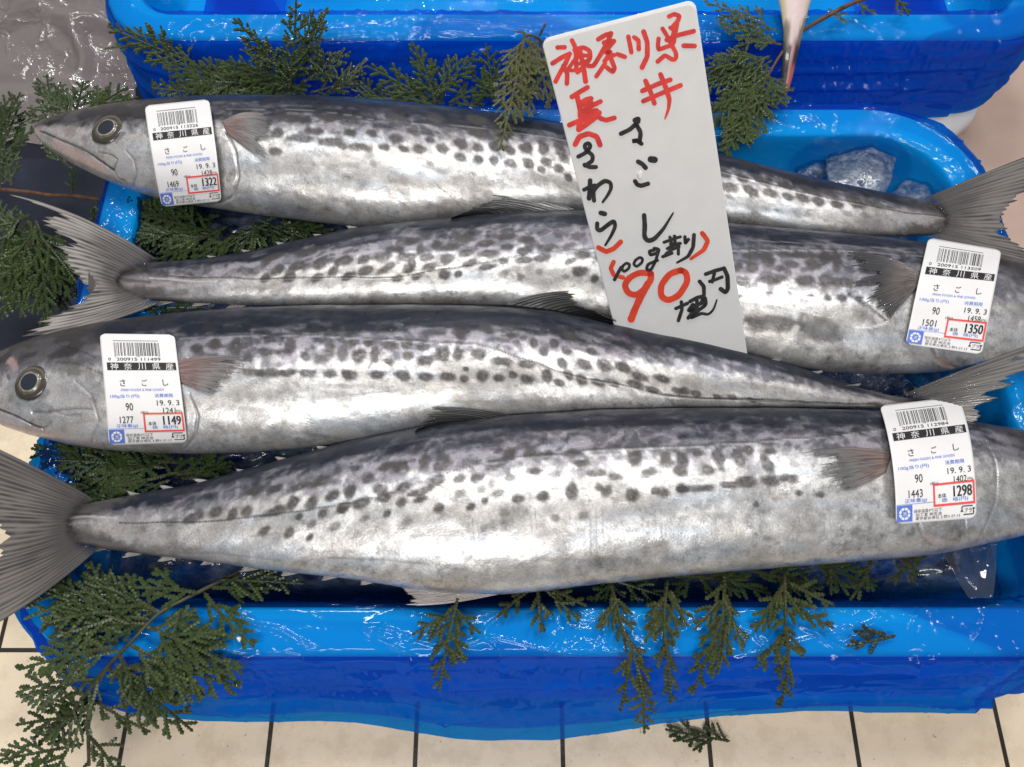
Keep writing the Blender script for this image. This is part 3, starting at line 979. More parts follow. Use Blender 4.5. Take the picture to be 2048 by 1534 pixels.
def fan(f, name, roots, tips, bend, zr, zt, base_c, tip_c, nrays=22, ragged=0.12, seed=1, contrast=0.5, op=(1.0, 0.8), parent=None, nl=26, onfish=None, tip_dark=0.0, rise=0.0, thick=0.0005, ray_c=None, fade=0.0):
    """a fin: rays from a root line to a tip line, ridged, ragged at the rim; picture points laid at heights zr..zt"""
    rn = np.random.default_rng(seed)
    nc = nrays * 4 + 1
    rt, tp = curve(roots, nc, 0.02), curve(tips, nc, 0.035)
    bd = curve(bend, nc, 0.05)
    u = np.linspace(0, 1, nc)
    phase = (u + 0.35 / nrays * (vnoise(u * nrays * 0.7, u * 0, seed) - .5)) * nrays * 2 * np.pi
    ridge = 0.5 + 0.5 * np.cos(phase)
    lenj = np.interp(u, np.linspace(0, 1, nrays + 1), rn.uniform(1 - ragged, 1.0, nrays + 1))
    lenj = lenj * (1 - ragged * 0.6 * (1 - ridge)) * (1 - ragged * 1.4 * sst(.62, .8, vnoise(u * nrays * .45, u * 0 + 4.4, seed + 2)))
    s = np.linspace(0, 1, nl)
    t = s[:, None] * lenj[None]
    mid = 0.5 * (rt + tp) + bd
    pt = (1 - t)[..., None] ** 2 * rt[None] + (2 * t * (1 - t))[..., None] * mid[None] + (t ** 2)[..., None] * tp[None]
    wob = 2.0 * (fbm(t * 3 + seed, u[None] * 9, seed, 2) - 0.5)
    pt[..., 1] += wob
    z = zr + (zt - zr) * t + 0.0004 * ridge[None] + rise * np.sin(np.pi * np.clip(t, 0, 1)) + 0.0012 * (fbm(t * 2, u[None] * 4 + seed, seed + 4, 2) - 0.5)
    if onfish is not None:
        for _ in range(3):
            q = P(pt[..., 0], pt[..., 1], z)
            z = onfish(q[..., 0], q[..., 1]) + 0.0009 + 0.0004 * ridge[None] + rise * t
    V = P(pt[..., 0], pt[..., 1], z)
    n1 = fbm(t * 6 + seed, u[None] * 30, seed + 7, 3)
    n2 = fbm(t * 3.0, u[None] * 5, seed + 9, 3)
    b_, tc_ = np.array(base_c), np.array(tip_c)
    w = sst(0.05, 0.75, t + (n2 - 0.5) * 0.5)[..., None]
    C = b_ * (1 - w) + tc_ * w
    dk = sst(0.35, 0.75, 0.72 * ridge[None] + 0.28 * (0.5 + 0.5 * np.cos(2.37 * phase + 1.3))[None] + 0.5 * (vnoise(u[None] * nrays * 1.6, t * 2.5, seed + 31) - .5))
    rc = np.array(ray_c) if ray_c is not None else np.array((0.05, 0.045, 0.045))
    al = (contrast * dk * (0.05 + 1.55 * n1))[..., None].clip(0, 1)
    C = C * (1 - al) + rc * al
    if tip_dark:
        al = (tip_dark * sst(0.55, 1.0, t + (n2 - 0.5) * 0.5))[..., None]
        C = C * (1 - al) + np.array((0.03, 0.03, 0.035)) * al
    opac = (op[0] + (op[1] - op[0]) * t ** 1.5 + 0 * n1) * (1 if not fade else sst(0.0, fade, t + (n1 - .5) * fade * .6))
    o = mk(name, V.reshape(-1, 3), grid_faces(nl, nc), M['fin'], parent or f.root, True,
           {'pigment': np.clip(C, 0.006, 0.9).reshape(-1, 3), 'opacity': np.clip(opac, 0, 1).ravel()})
    md = o.modifiers.new('thickness', 'SOLIDIFY')
    md.thickness = thick
    md.offset = 0
    return o

def eye(f, px, py, rpx, stretch=1.0):
    s0, w0, kx, kw, i, j = f.local(px, py)
    c = P(px, py, f.h(*P(px, py, ZC + 0.012)[:2]))
    for _ in range(4):
        c = P(px, py, f.h(c[0], c[1]))
    e = 0.004
    hx = (f.h(c[0] + e, c[1]) - f.h(c[0] - e, c[1])) / (2 * e)
    hy = (f.h(c[0], c[1] + e) - f.h(c[0], c[1] - e)) / (2 * e)
    n = np.array([-hx, -hy, 1.0]); n /= np.linalg.norm(n)
    ex = np.cross([0, 1, 0], n); ex /= np.linalg.norm(ex)
    ey = np.cross(n, ex)
    rr = rpx * kx * 0.001
    nr, na = 40, 72
    q = np.linspace(0.0, 1.0, nr)
    an = np.arange(na) / na * 2 * np.pi
    hgt = 0.0016 * np.cos(q * np.pi / 2 * 0.95) + 0.0006 * sst(0.62, 0.45, q) - 0.0010 * sst(0.8, 1.0, q) - 0.0004
    V = c + rr * q[:, None, None] * (np.cos(an)[None, :, None] * ex + stretch * np.sin(an)[None, :, None] * ey) + hgt[:, None, None] * n
    Q = np.broadcast_to(q[:, None], (nr, na))
    nz = fbm(np.cos(an)[None] * 3 * np.ones_like(Q) + 5, np.sin(an)[None] * 3 + Q * 6, 3, 3)
    C = np.empty((nr, na, 3)); C[:] = (0.016, 0.022, 0.034)
    def lay(colr, al):
        al = al[..., None]
        C[:] = C * (1 - al) + np.array(colr) * al
    ny = np.sin(an)[None] * np.ones_like(Q)
    lay((0.34, 0.30, 0.25), sst(0.45, 0.47, Q))
    lay((0.10, 0.085, 0.06), sst(0.49, 0.54, Q + (nz - .5) * .10))
    lay((0.040, 0.034, 0.022), sst(0.58, 0.70, Q + (nz - 0.5) * 0.25))
    lay((0.15, 0.135, 0.105), 0.7 * sst(0.66, 0.74, Q) * sst(0.90, 0.80, Q) * sst(-.1, .5, ny + (nz - .5)))
    lay((0.018, 0.017, 0.017), sst(0.80, 0.95, Q + (nz - 0.5) * 0.3))
    opq = sst(1.0, 0.86, Q + (nz - .5) * .10)
    o = mk('eye', V.reshape(-1, 3), grid_faces(nr, na, True), M['eye'], f.root, True, {'pigment': C.reshape(-1, 3), 'opacity': opq.ravel()})
    return o

DK = (0.02, 0.02, 0.022)
GR = (0.14, 0.13, 0.13)
PK = (0.55, 0.36, 0.34)
WH = (0.85, 0.85, 0.84)
K_ = 700 / 2048
K2 = 700 / 1593

# ---- fish A: topmost, head to the left
A_top = [(70, 262), (74, 250), (88, 241), (120, 232), (160, 222), (210, 212), (290, 201), (400, 193), (500, 190), (600, 191), (700, 195), (800, 203), (900, 214), (1000, 227), (1100, 243), (1200, 262), (1300, 282), (1400, 301), (1500, 325), (1600, 350), (1700, 372), (1800, 392), (1880, 407), (1940, 416)]
A_bot = [(70, 264), (73, 276), (88, 297), (130, 325), (180, 350), (230, 372), (290, 393), (380, 410), (500, 427), (600, 440), (700, 452), (800, 454), (900, 445), (1000, 431), (1140, 426), (1300, 433), (1450, 447), (1600, 464), (1700, 472), (1800, 473), (1880, 469), (1940, 458)]
A_spots = [(680, 0, K_, [(65, 770, 30, 20), (185, 780, 30, 20), (325, 805, 40, 24), (435, 770, 40, 20), (530, 820, 30, 16), (710, 840, 38, 30), (810, 860, 35, 28), (905, 855, 33, 25), (995, 880, 32, 28), (1090, 870, 45, 36), (1190, 860, 34, 44), (1285, 865, 35, 45), (800, 775, 68, 24), (600, 870, 42, 30), (465, 875, 40, 25), (370, 870, 30, 20), (255, 865, 34, 22), (120, 865, 75, 22), (15, 855, 30, 18), (700, 920, 38, 26), (810, 940, 34, 26), (905, 935, 30, 28), (1000, 960, 36, 28), (1100, 960, 34, 32), (1205, 950, 36, 26), (1180, 990, 24, 18), (1280, 985, 30, 25), (1315, 930, 30, 30), (1335, 1035, 22, 24), (190, 960, 24, 20, 0, .6), (530, 960, 24, 14, 0, .4), (60, 700, 60, 22), (320, 690, 50, 20), (560, 690, 50, 22), (800, 700, 60, 25), (620, 760, 40, 20, 0, .7), (960, 800, 50, 20)]),
           (0, 0, K_, [(1625, 780, 40, 28), (1755, 812, 90, 24), (1945, 832, 80, 28), (1610, 890, 45, 22), (1690, 690, 100, 24), (1840, 770, 50, 20), (2040, 770, 30, 25), (1920, 690, 60, 22), (1560, 720, 40, 20)]),
           (1348, 0, K_, [(300, 1020, 35, 20), (405, 1040, 40, 25), (520, 1060, 55, 20, 15), (650, 1085, 45, 20), (330, 1095, 55, 28), (450, 1120, 50, 26, 20), (565, 1130, 45, 25), (665, 1150, 32, 22), (755, 1160, 40, 25), (850, 1180, 40, 25), (945, 1195, 40, 22), (1060, 1180, 60, 32), (790, 1110, 60, 20, 10), (910, 1130, 50, 18, 10), (1190, 1200, 60, 22, 0, .8), (330, 1155, 25, 15, 0, .6), (1015, 1250, 30, 15, 0, .5), (1120, 1260, 30, 15, 0, .5), (180, 1010, 40, 25), (100, 1060, 40, 25), (20, 1040, 40, 25), (200, 1110, 40, 25)])]
A_lines = [([(80, 262), (122, 280), (171, 302), (208, 327), (228, 340)], 2.2, .85, .0007, DK),
           ([(196, 303), (222, 308), (235, 318), (228, 338)], 1.5, .7, .0005, DK),
           ([(150, 300), (175, 306), (205, 312)], 5, .45, .0, (.12, .13, .13)), ([(95, 275), (130, 290), (165, 296)], 5, .4, .0, (.15, .15, .15)), ([(252, 300), (268, 320), (274, 350), (268, 375)], 2.0, .5, .0005, GR), ([(232, 345), (236, 356), (250, 362)], 1.4, .6, .0004, DK),
           ([(90, 290), (140, 318), (200, 346), (260, 370)], 5, .35, .0, (.16, .16, .16)),
           ([(110, 285), (160, 312), (210, 342)], 7, .6, .0, PK),
           ([(452, 262), (470, 300), (478, 350), (466, 395), (440, 412)], 2.0, .55, .0008, GR),
           ([(100, 243), (130, 246), (165, 250)], 6, .6, .0, DK),
           ([(870, 365), (905, 395), (935, 425)], 1.2, .5, .0, GR), ([(600, 330), (630, 372)], 1.2, .35, .0, GR), ([(520, 340), (545, 372)], 1.2, .35, .0, GR)]
A_lat = [(455, 217), (523, 217), (611, 219), (699, 229), (748, 238), (851, 246), (954, 255), (1056, 268), (1200, 290), (1350, 320), (1500, 358), (1650, 395), (1800, 424), (1900, 434)]
KK = [0.78, 0.66, 0.56, 0.52, 0.52, 0.12]
fa = build_fish('topmost spotted silver fish, head pointing left with its whole eye and jaw showing', A_top, A_bot, 'L', 1930, .34, .48, A_spots, A_lines, 3, A_lat, KK, crown=0.56)

# ---- fish B: second from the top, tail to the left
B_top = [(178, 542), (230, 533), (290, 526), (400, 518), (520, 500), (600, 480), (700, 458), (780, 446), (850, 439), (950, 430), (1050, 423), (1140, 420), (1250, 424), (1350, 432), (1450, 446), (1600, 460), (1700, 469), (1860, 488), (1950, 505), (2048, 524), (2150, 552), (2250, 590), (2320, 628), (2335, 640)]
B_bot = [(178, 585), (230, 592), (290, 600), (400, 606), (500, 611), (700, 612), (850, 610), (1000, 611), (1100, 620), (1200, 639), (1300, 661), (1400, 682), (1480, 702), (1560, 725), (1650, 742), (1750, 748), (1850, 746), (1950, 738), (2048, 722), (2150, 700), (2250, 672), (2320, 648), (2335, 642)]
B_spots = [(0, 350, K_, [(1550, 600, 25, 25), (1620, 555, 40, 28, -15), (1695, 600, 38, 30), (1740, 530, 60, 28, 10), (1855, 600, 32, 25), (1870, 520, 50, 30), (1950, 565, 32, 32), (2000, 500, 60, 25), (2030, 590, 25, 25), (1600, 480, 60, 20), (1800, 450, 70, 22)]),
           (680, 350, K_, [(30, 500, 45, 28), (135, 495, 42, 25), (245, 480, 50, 30), (390, 480, 58, 22), (425, 515, 22, 32), (395, 548, 36, 26), (280, 545, 60, 22, -22), (150, 560, 45, 26, -10), (50, 590, 45, 22), (330, 603, 35, 22), (445, 590, 30, 20), (520, 535, 45, 25, -10), (510, 480, 45, 20), (470, 440, 22, 40), (630, 495, 38, 30), (740, 460, 45, 20), (870, 460, 50, 22), (760, 515, 55, 20, -8), (860, 540, 55, 18), (960, 500, 30, 18), (1075, 500, 50, 20), (1075, 440, 45, 25), (960, 575, 28, 22, 0, .6), (1055, 595, 22, 22, 0, .6), (1165, 565, 25, 20, 0, .6), (1400, 565, 42, 30), (1320, 595, 22, 15, 0, .6), (1350, 500, 45, 18, -20), (1420, 465, 45, 25), (1190, 480, 45, 22), (610, 580, 32, 30), (695, 580, 22, 22), (640, 425, 60, 22), (730, 375, 70, 22), (560, 410, 26, 30), (980, 420, 40, 20), (850, 400, 50, 20), (970, 360, 60, 18), (1090, 380, 50, 20), (1220, 420, 60, 20), (320, 430, 50, 20), (430, 380, 40, 20), (1490, 600, 25, 25), (1530, 480, 40, 25), (1560, 550, 40, 25), (1640, 470, 40, 30), (1680, 560, 45, 25), (1780, 490, 40, 30), (1800, 600, 50, 25), (1900, 500, 50, 30), (1930, 610, 60, 25)]),
           (1348, 350, K_, [(400, 620, 50, 28), (545, 615, 60, 25), (625, 610, 48, 25), (765, 612, 58, 30), (890, 622, 50, 36), (985, 628, 80, 27), (375, 535, 28, 25), (460, 540, 35, 28), (550, 495, 38, 52, -15), (625, 545, 30, 20), (690, 520, 50, 20), (810, 520, 45, 32), (880, 480, 34, 40), (950, 520, 28, 60), (450, 470, 60, 25), (640, 460, 45, 18), (750, 465, 80, 18), (390, 710, 15, 10), (900, 715, 25, 20), (985, 720, 28, 22), (1085, 720, 25, 22), (560, 690, 20, 8), (690, 690, 20, 8), (800, 705, 18, 10), (600, 870, 190, 45, 3, .85), (860, 900, 130, 60, 10, .7), (470, 880, 60, 45, 0, .8), (830, 980, 180, 45, 5, .55), (1100, 820, 80, 50, 0, .35)])]
B_lines = [([(1580, 580), (1600, 592), (1632, 604)], 3.2, .85, .0, WH), ([(1560, 700), (1580, 672), (1592, 655)], 7, .8, .0, (.6, .58, .54)), ([(1540, 690), (1575, 688)], 6, .7, .0, (.58, .56, .53)),
           ([(1700, 590), (1735, 612), (1772, 640)], 2.2, .8, .0006, DK), ([(1712, 652), (1740, 656), (1770, 648)], 2.4, .75, .0, WH),
           ([(1480, 600), (1560, 612), (1640, 632)], 2.0, .5, .0, WH), ([(1490, 615), (1590, 628)], 1.5, .5, .0, WH), ([(1640, 630), (1680, 680)], 1.3, .5, .0, GR),
           ([(1864, 694), (1872, 715), (1890, 730), (1912, 738)], 3.5, .7, .0008, (.2, .12, .1)), ([(1880, 722), (1905, 738)], 5, .6, .0, (.5, .3, .25)),
           ([(1500, 480), (1640, 488), (1800, 500)], 2.0, .45, .0004, (.30, .30, .31)),
           ([(300, 556), (360, 561), (430, 563)], 2.4, .6, -.0004, (.6, .52, .52)), ([(215, 548), (250, 560), (300, 564)], 4, .6, .0, DK), ([(320, 590), (345, 586), (370, 584)], 7, .6, .0, (.1, .1, .11))]
B_lat = [(330, 552), (480, 556), (680, 555), (782, 556), (871, 541), (954, 528), (1022, 514), (1124, 500), (1300, 497), (1464, 497), (1656, 500), (1854, 511), (1950, 520)]
KB = [0.72, 0.60, 0.48, 0.45, 0.48, 0.12]
fb = build_fish('second fish from the top, tail fin spread at left, head out of view right', B_top, B_bot, 'R', 200, .25, .58, B_spots, B_lines, 17, B_lat, KB, wear=0.8)

# ---- fish C: third, head to the left, nose cut by the frame
C_top = [(-88, 772), (-80, 760), (-60, 744), (0, 708), (60, 682), (130, 662), (200, 647), (280, 636), (350, 628), (450, 619), (600, 612), (750, 610), (900, 611), (1000, 614), (1100, 622), (1200, 643), (1300, 664), (1400, 684), (1500, 708), (1580, 730), (1650, 752), (1720, 775), (1780, 792), (1850, 800)]
C_bot = [(-88, 776), (-82, 795), (-50, 828), (0, 852), (60, 872), (130, 888), (200, 899), (300, 905), (400, 906), (500, 903), (600, 896), (700, 885), (800, 870), (850, 858), (1000, 838), (1200, 825), (1400, 818), (1600, 816), (1720, 815), (1780, 818), (1850, 824)]
C_spots = [(0, 350, K_, [(1480, 1155, 70, 20), (1600, 1160, 70, 23), (1680, 1160, 50, 22), (1800, 1165, 42, 28), (1930, 1160, 40, 28), (2030, 1170, 25, 28), (1380, 1000, 36, 55), (1450, 1060, 30, 25), (1580, 1040, 70, 18), (1700, 1000, 30, 50), (1780, 1060, 28, 28), (1870, 1080, 40, 28), (1930, 1010, 28, 50), (2000, 1050, 32, 45), (1250, 990, 40, 30), (1150, 1020, 40, 26)]),
           (680, 350, K_, [(60, 1170, 40, 28), (210, 1170, 45, 25), (365, 1175, 45, 27), (500, 1180, 40, 23), (625, 1180, 45, 26), (725, 1190, 25, 22), (735, 1135, 18, 15), (830, 1180, 35, 35), (930, 1190, 32, 25), (1015, 1170, 25, 22), (1095, 1190, 38, 26), (1215, 1175, 28, 38), (1285, 1215, 30, 20), (1340, 1170, 30, 28), (1410, 1200, 35, 30), (1510, 1215, 40, 22), (1590, 1220, 45, 20), (1720, 1225, 45, 22), (1830, 1255, 40, 20), (1975, 1260, 32, 20), (110, 1060, 38, 42), (70, 990, 50, 22, -20), (200, 1050, 30, 45), (170, 985, 30, 25), (290, 1000, 45, 30), (285, 1085, 32, 22), (390, 990, 30, 25), (400, 1060, 35, 25), (490, 1000, 35, 25), (500, 1080, 50, 30), (600, 1050, 40, 45), (690, 1040, 30, 40), (810, 1050, 45, 30), (950, 1090, 60, 26), (1090, 1110, 45, 26), (1200, 1030, 30, 30), (1250, 980, 28, 28), (1320, 1030, 28, 25), (1300, 1100, 35, 28), (1430, 1110, 45, 28), (1545, 1110, 55, 32), (1470, 1030, 30, 25), (1130, 980, 25, 25), (1000, 940, 30, 22), (700, 930, 30, 25), (860, 900, 40, 25), (1650, 1130, 50, 26), (1760, 1180, 50, 22), (1880, 1190, 50, 22), (1350, 940, 40, 22)]),
           (1348, 350, K_, [(60, 1262, 30, 18), (130, 1280, 30, 18), (250, 1300, 30, 16), (350, 1302, 30, 18), (450, 1315, 30, 14)])]
C_lines = [([(-60, 800), (0, 820), (39, 836), (68, 851), (84, 856)], 2.4, .85, .0008, DK), ([(84, 856), (94, 852), (103, 843)], 1.6, .6, .0005, DK), ([(84, 856), (90, 864)], 1.6, .6, .0004, DK),
           ([(66, 824), (95, 826), (117, 822), (150, 818), (182, 819)], 2.4, .75, .0007, (.10, .10, .12)), ([(112, 824), (135, 832), (160, 829)], 1.5, .6, .0003, (.12, .12, .13)),
           ([(110, 740), (140, 734), (170, 744), (205, 752)], 9, .45, .0, (.17, .16, .12)), ([(110, 726), (150, 728), (205, 748)], 1.5, .5, .0002, DK),
           ([(20, 800), (60, 812), (100, 815)], 8, .55, .0, (.12, .14, .13)), ([(0, 860), (60, 862), (130, 876), (200, 892)], 9, .6, .0, (.48, .34, .36)),
           ([(120, 690), (150, 698), (190, 715)], 1.6, .5, .0003, DK), ([(130, 850), (165, 845), (200, 840)], 3, .35, .0, (.2, .19, .19)), ([(150, 760), (185, 790), (198, 840), (185, 885)], 2.2, .45, .0003, GR), ([(14, 750), (18, 760)], 3, .7, .0004, (.12, .05, .04)), ([(20, 720), (30, 735)], 7, .5, .0, PK),
           ([(378, 790), (396, 830), (392, 870), (372, 896)], 2.0, .5, .0008, GR),
           ([(770, 690), (752, 715), (738, 735)], 2.5, .7, .0, (.10, .09, .10)), ([(1062, 760), (1090, 800), (1130, 812)], 1.0, .4, .0, GR),
           ([(700, 790), (830, 780), (920, 772)], 1.0, .35, .0, GR),
           ([(1278, 779), (1330, 792), (1400, 797), (1560, 805)], 2.0, .45, .0002, GR)]
C_lat = [(360, 673), (478, 670), (581, 670), (700, 675), (765, 677), (834, 680), (885, 685), (954, 688), (988, 695), (1022, 712), (1073, 723), (1107, 740), (1159, 753), (1227, 767), (1278, 777), (1330, 789), (1400, 796), (1600, 803), (1750, 807)]
fc = build_fish('third fish from the top, large head and eye against the left picture edge', C_top, C_bot, 'L', 1830, .30, .52, C_spots, C_lines, 29, C_lat, KK)

# ---- fish D: lowest, tail to the left
D_top = [(95, 1034), (130, 1016), (200, 1002), (250, 992), (320, 980), (400, 966), (500, 938), (600, 910), (700, 883), (850, 852), (950, 839), (1050, 829), (1200, 820), (1400, 816), (1600, 817), (1760, 823), (1930, 842), (2048, 862), (2150, 890), (2260, 930), (2350, 978), (2375, 992)]
D_bot = [(95, 1062), (130, 1080), (200, 1096), (300, 1110), (400, 1122), (500, 1136), (600, 1147), (700, 1158), (820, 1178), (900, 1187), (1000, 1189), (1100, 1180), (1200, 1168), (1350, 1153), (1500, 1140), (1650, 1128), (1800, 1116), (1900, 1105), (2048, 1072), (2150, 1047), (2260, 1015), (2350, 998), (2375, 994)]
D_spots = [(680, 860, K2, [(45, 270, 28, 22), (180, 270, 38, 22, 20), (285, 260, 30, 22), (330, 285, 25, 12), (385, 270, 45, 16, -15), (450, 235, 40, 25, -20), (15, 355, 28, 22), (100, 330, 45, 22), (200, 310, 35, 22), (280, 335, 25, 20), (365, 315, 30, 15), (215, 385, 22, 16), (455, 355, 28, 20), (595, 350, 22, 18), (655, 325, 18, 15), (725, 290, 25, 20, 0, .7), (640, 275, 22, 18, 0, .7), (545, 290, 25, 18, 0, .6), (745, 375, 22, 18, 0, .6), (810, 315, 28, 20), (925, 300, 33, 25), (1055, 285, 30, 38), (980, 400, 22, 18, 0, .7), (1110, 390, 22, 20, 0, .7), (1170, 195, 42, 18), (1250, 210, 32, 18), (1215, 275, 25, 25), (1180, 265, 20, 15), (1325, 290, 30, 30), (1435, 280, 20, 18), (1480, 285, 25, 22), (1560, 275, 28, 20), (1550, 190, 25, 20), (540, 220, 35, 20), (625, 215, 38, 18), (775, 220, 25, 18, 0, .7), (690, 250, 20, 20, 0, .6), (270, 165, 30, 25), (390, 145, 30, 22), (465, 150, 40, 35), (770, 105, 30, 30), (860, 105, 30, 20), (700, 160, 40, 20), (130, 225, 30, 20), (930, 110, 40, 20), (110, 400, 25, 15, 0, .6), (310, 425, 24, 16, 0, .5), (210, 165, 36, 20), (1050, 110, 40, 18), (1100, 150, 40, 16), (880, 190, 40, 16), (1340, 130, 30, 45, -25), (1400, 190, 36, 22), (1480, 130, 26, 40, -20)]),
           (0, 860, K2, [(780, 420, 30, 20, 0, .7), (885, 400, 48, 25), (980, 375, 35, 25), (1060, 380, 25, 28), (1125, 370, 28, 28), (1240, 375, 65, 22), (1335, 330, 28, 28), (1415, 330, 30, 30), (1515, 300, 30, 25), (1590, 290, 25, 25), (1360, 395, 20, 18), (1470, 375, 28, 22), (1560, 350, 30, 25), (1415, 425, 22, 20, 0, .7), (1525, 440, 25, 22, 0, .7), (1200, 460, 26, 20), (1315, 465, 22, 22), (1410, 490, 20, 18), (655, 440, 22, 15, 0, .5), (1450, 240, 50, 22), (1350, 260, 40, 18), (1250, 270, 40, 18), (1160, 275, 50, 18)]),
           (1348, 860, K2, [(40, 270, 28, 18), (100, 268, 50, 16), (150, 268, 30, 15), (250, 250, 40, 18), (330, 240, 45, 24), (440, 228, 40, 24), (520, 222, 50, 20), (155, 185, 32, 25), (40, 190, 25, 22), (570, 290, 20, 14), (665, 295, 25, 14), (375, 335, 14, 12), (40, 130, 26, 38, -20), (110, 100, 25, 18), (200, 130, 26, 48, -20), (300, 130, 28, 48, -25), (340, 90, 25, 20), (440, 95, 30, 15), (420, 150, 26, 40, -30)])]
D_lines = [([(800, 1055), (830, 1080), (870, 1095)], 1.0, .35, .0, GR), ([(1170, 1110), (1230, 1080), (1262, 1085)], 1.2, .4, .0, GR), ([(1160, 1130), (1200, 1095), (1250, 1075)], 1.0, .4, .0, GR), ([(1040, 1130), (1090, 1118), (1160, 1122), (1240, 1118)], 6, .4, .0, (.16, .14, .14)),
           ([(940, 1115), (980, 1122), (1030, 1118)], 6, .35, .0, (.15, .14, .14)), ([(1320, 1120), (1400, 1105), (1480, 1080)], 8, .3, .0, (.25, .24, .23)),
           ([(1062, 1028), (1064, 1060)], 1.4, .4, .0, GR), ([(1072, 1028), (1074, 1060)], 1.4, .4, .0, GR), ([(945, 1040), (947, 1075)], 1.4, .35, .0, GR), ([(955, 1040), (957, 1075)], 1.4, .35, .0, GR), ([(1180, 1020), (1182, 1110)], 1.8, .3, .0, GR), ([(1192, 1020), (1194, 1110)], 1.8, .3, .0, GR), ([(1205, 1022), (1206, 1100)], 1.8, .3, .0, GR),
           ([(1310, 1020), (1312, 1090)], 1.6, .3, .0, GR), ([(1322, 1020), (1323, 1090)], 1.6, .3, .0, GR),
           ([(1655, 1100), (1700, 1070), (1725, 1045)], 1.5, .35, .0, GR), ([(1838, 1048), (1846, 1075), (1862, 1092)], 3, .55, .0008, (.22, .18, .17)), ([(1850, 1070), (1875, 1082)], 8, .4, .0, (.5, .36, .34)), ([(1900, 1040), (1895, 1075)], 6, .35, .0, (.3, .28, .27)),
           ([(1962, 868), (1992, 930), (1990, 1000), (1962, 1068)], 3, .5, .0003, (.12, .11, .11)), ([(1975, 900), (2010, 905), (2060, 920)], 5, .5, .0, (.10, .10, .10)), ([(2000, 1000), (2030, 1010), (2060, 1000)], 6, .4, .0, (.30, .26, .25)), ([(1890, 1000), (1930, 1040), (1930, 1080)], 2, .35, .0006, GR), ([(1700, 868), (1740, 872), (1779, 905)], 2, .4, .0, DK), ([(120, 1040), (170, 1032), (230, 1036)], 3, .5, -.0004, (.58, .5, .49)), ([(80, 1046), (130, 1034), (180, 1028)], 4, .6, .0, DK),
           ([(300, 1100), (420, 1105), (560, 1120)], 3, .4, .0, (.15, .14, .15)), ([(500, 1072), (560, 1066), (610, 1058)], 2, .4, .0, (.2, .18, .19)), ([(660, 1115), (760, 1120), (850, 1128)], 3, .5, .0, (.14, .13, .13)),
           ([(120, 1080), (170, 1083), (240, 1092)], 5, .35, .0, (.14, .13, .14))]
D_lat = [(240, 1046), (380, 1044), (483, 1036), (600, 1022), (700, 1007), (790, 985), (878, 954), (980, 925), (1097, 908), (1229, 895), (1380, 891), (1480, 884), (1655, 873), (1779, 856)]
fd = build_fish('lowest and largest spotted fish, tail fin hanging over the box corner at left', D_top, D_bot, 'R', 110, .19, .40, D_spots, D_lines, 53, D_lat, KK)

eye(fa, 214, 257, 34)
eye(fc, 61, 765, 37)
def head_marks():
    pass

# fins -------------------------------------------------------------
GREY, PALE, DARKF = (0.20, 0.19, 0.185), (0.40, 0.37, 0.345), (0.016, 0.016, 0.018)
# tail fins
fan(fb, 'tail_fin', [(318, 521), (280, 534), (245, 548), (232, 562), (245, 575), (280, 588), (322, 604)],
    [(5, 386), (30, 405), (60, 440), (90, 480), (118, 520), (150, 548), (152, 566), (120, 600), (85, 632), (50, 660), (18, 694)],
    [(-5, -42), (0, -30), (0, -8), (0, 0), (0, 4), (8, 14), (22, 12)], 0.0235, 0.014, (0.11, 0.10, 0.095), (0.40, 0.37, 0.34), 30, 0.18, 5, 0.95, (1, .90), fade=.10)
fan(fd, 'tail_fin', [(190, 1000), (160, 1020), (142, 1040), (142, 1062), (160, 1080), (195, 1098)],
    [(-110, 852), (-92, 920), (-60, 990), (-6, 1062), (-6, 1106), (-50, 1160), (-72, 1225), (-86, 1288)],
    [(4, -12), (0, -8), (0, 0), (0, 0), (4, 10), (14, 22)], 0.0235, 0.008, (0.070, 0.062, 0.059), (0.20, 0.178, 0.16), 34, 0.10, 7, 0.95, (1, .92), fade=.10)
fan(fc, 'tail_fin', [(1800, 792), (1835, 800), (1858, 812), (1868, 822), (1850, 830)],
    [(2125, 668), (2075, 745), (2025, 782), (1985, 802), (1960, 815), (1975, 835), (1990, 858)],
    [(0, -8), (0, -10), (0, 0), (0, 0), (0, 0)], 0.0225, 0.030, (0.050, 0.046, 0.043), (0.17, 0.158, 0.145), 20, 0.14, 9, 0.95, (1, .95), fade=.10)
fan(fa, 'tail_fin', [(1845, 399), (1875, 415), (1890, 432), (1890, 446), (1878, 458), (1850, 473)],
    [(2126, 286), (2090, 345), (2046, 398), (2008, 434), (2022, 460), (2042, 490), (2078, 522), (2114, 562)],
    [(0, -6), (0, -8), (0, 0), (0, 0), (0, 6), (8, 6)], 0.0235, 0.020, (0.070, 0.064, 0.062), (0.185, 0.168, 0.155), 28, 0.12, 12, 0.85, (1, .95), fade=.10)
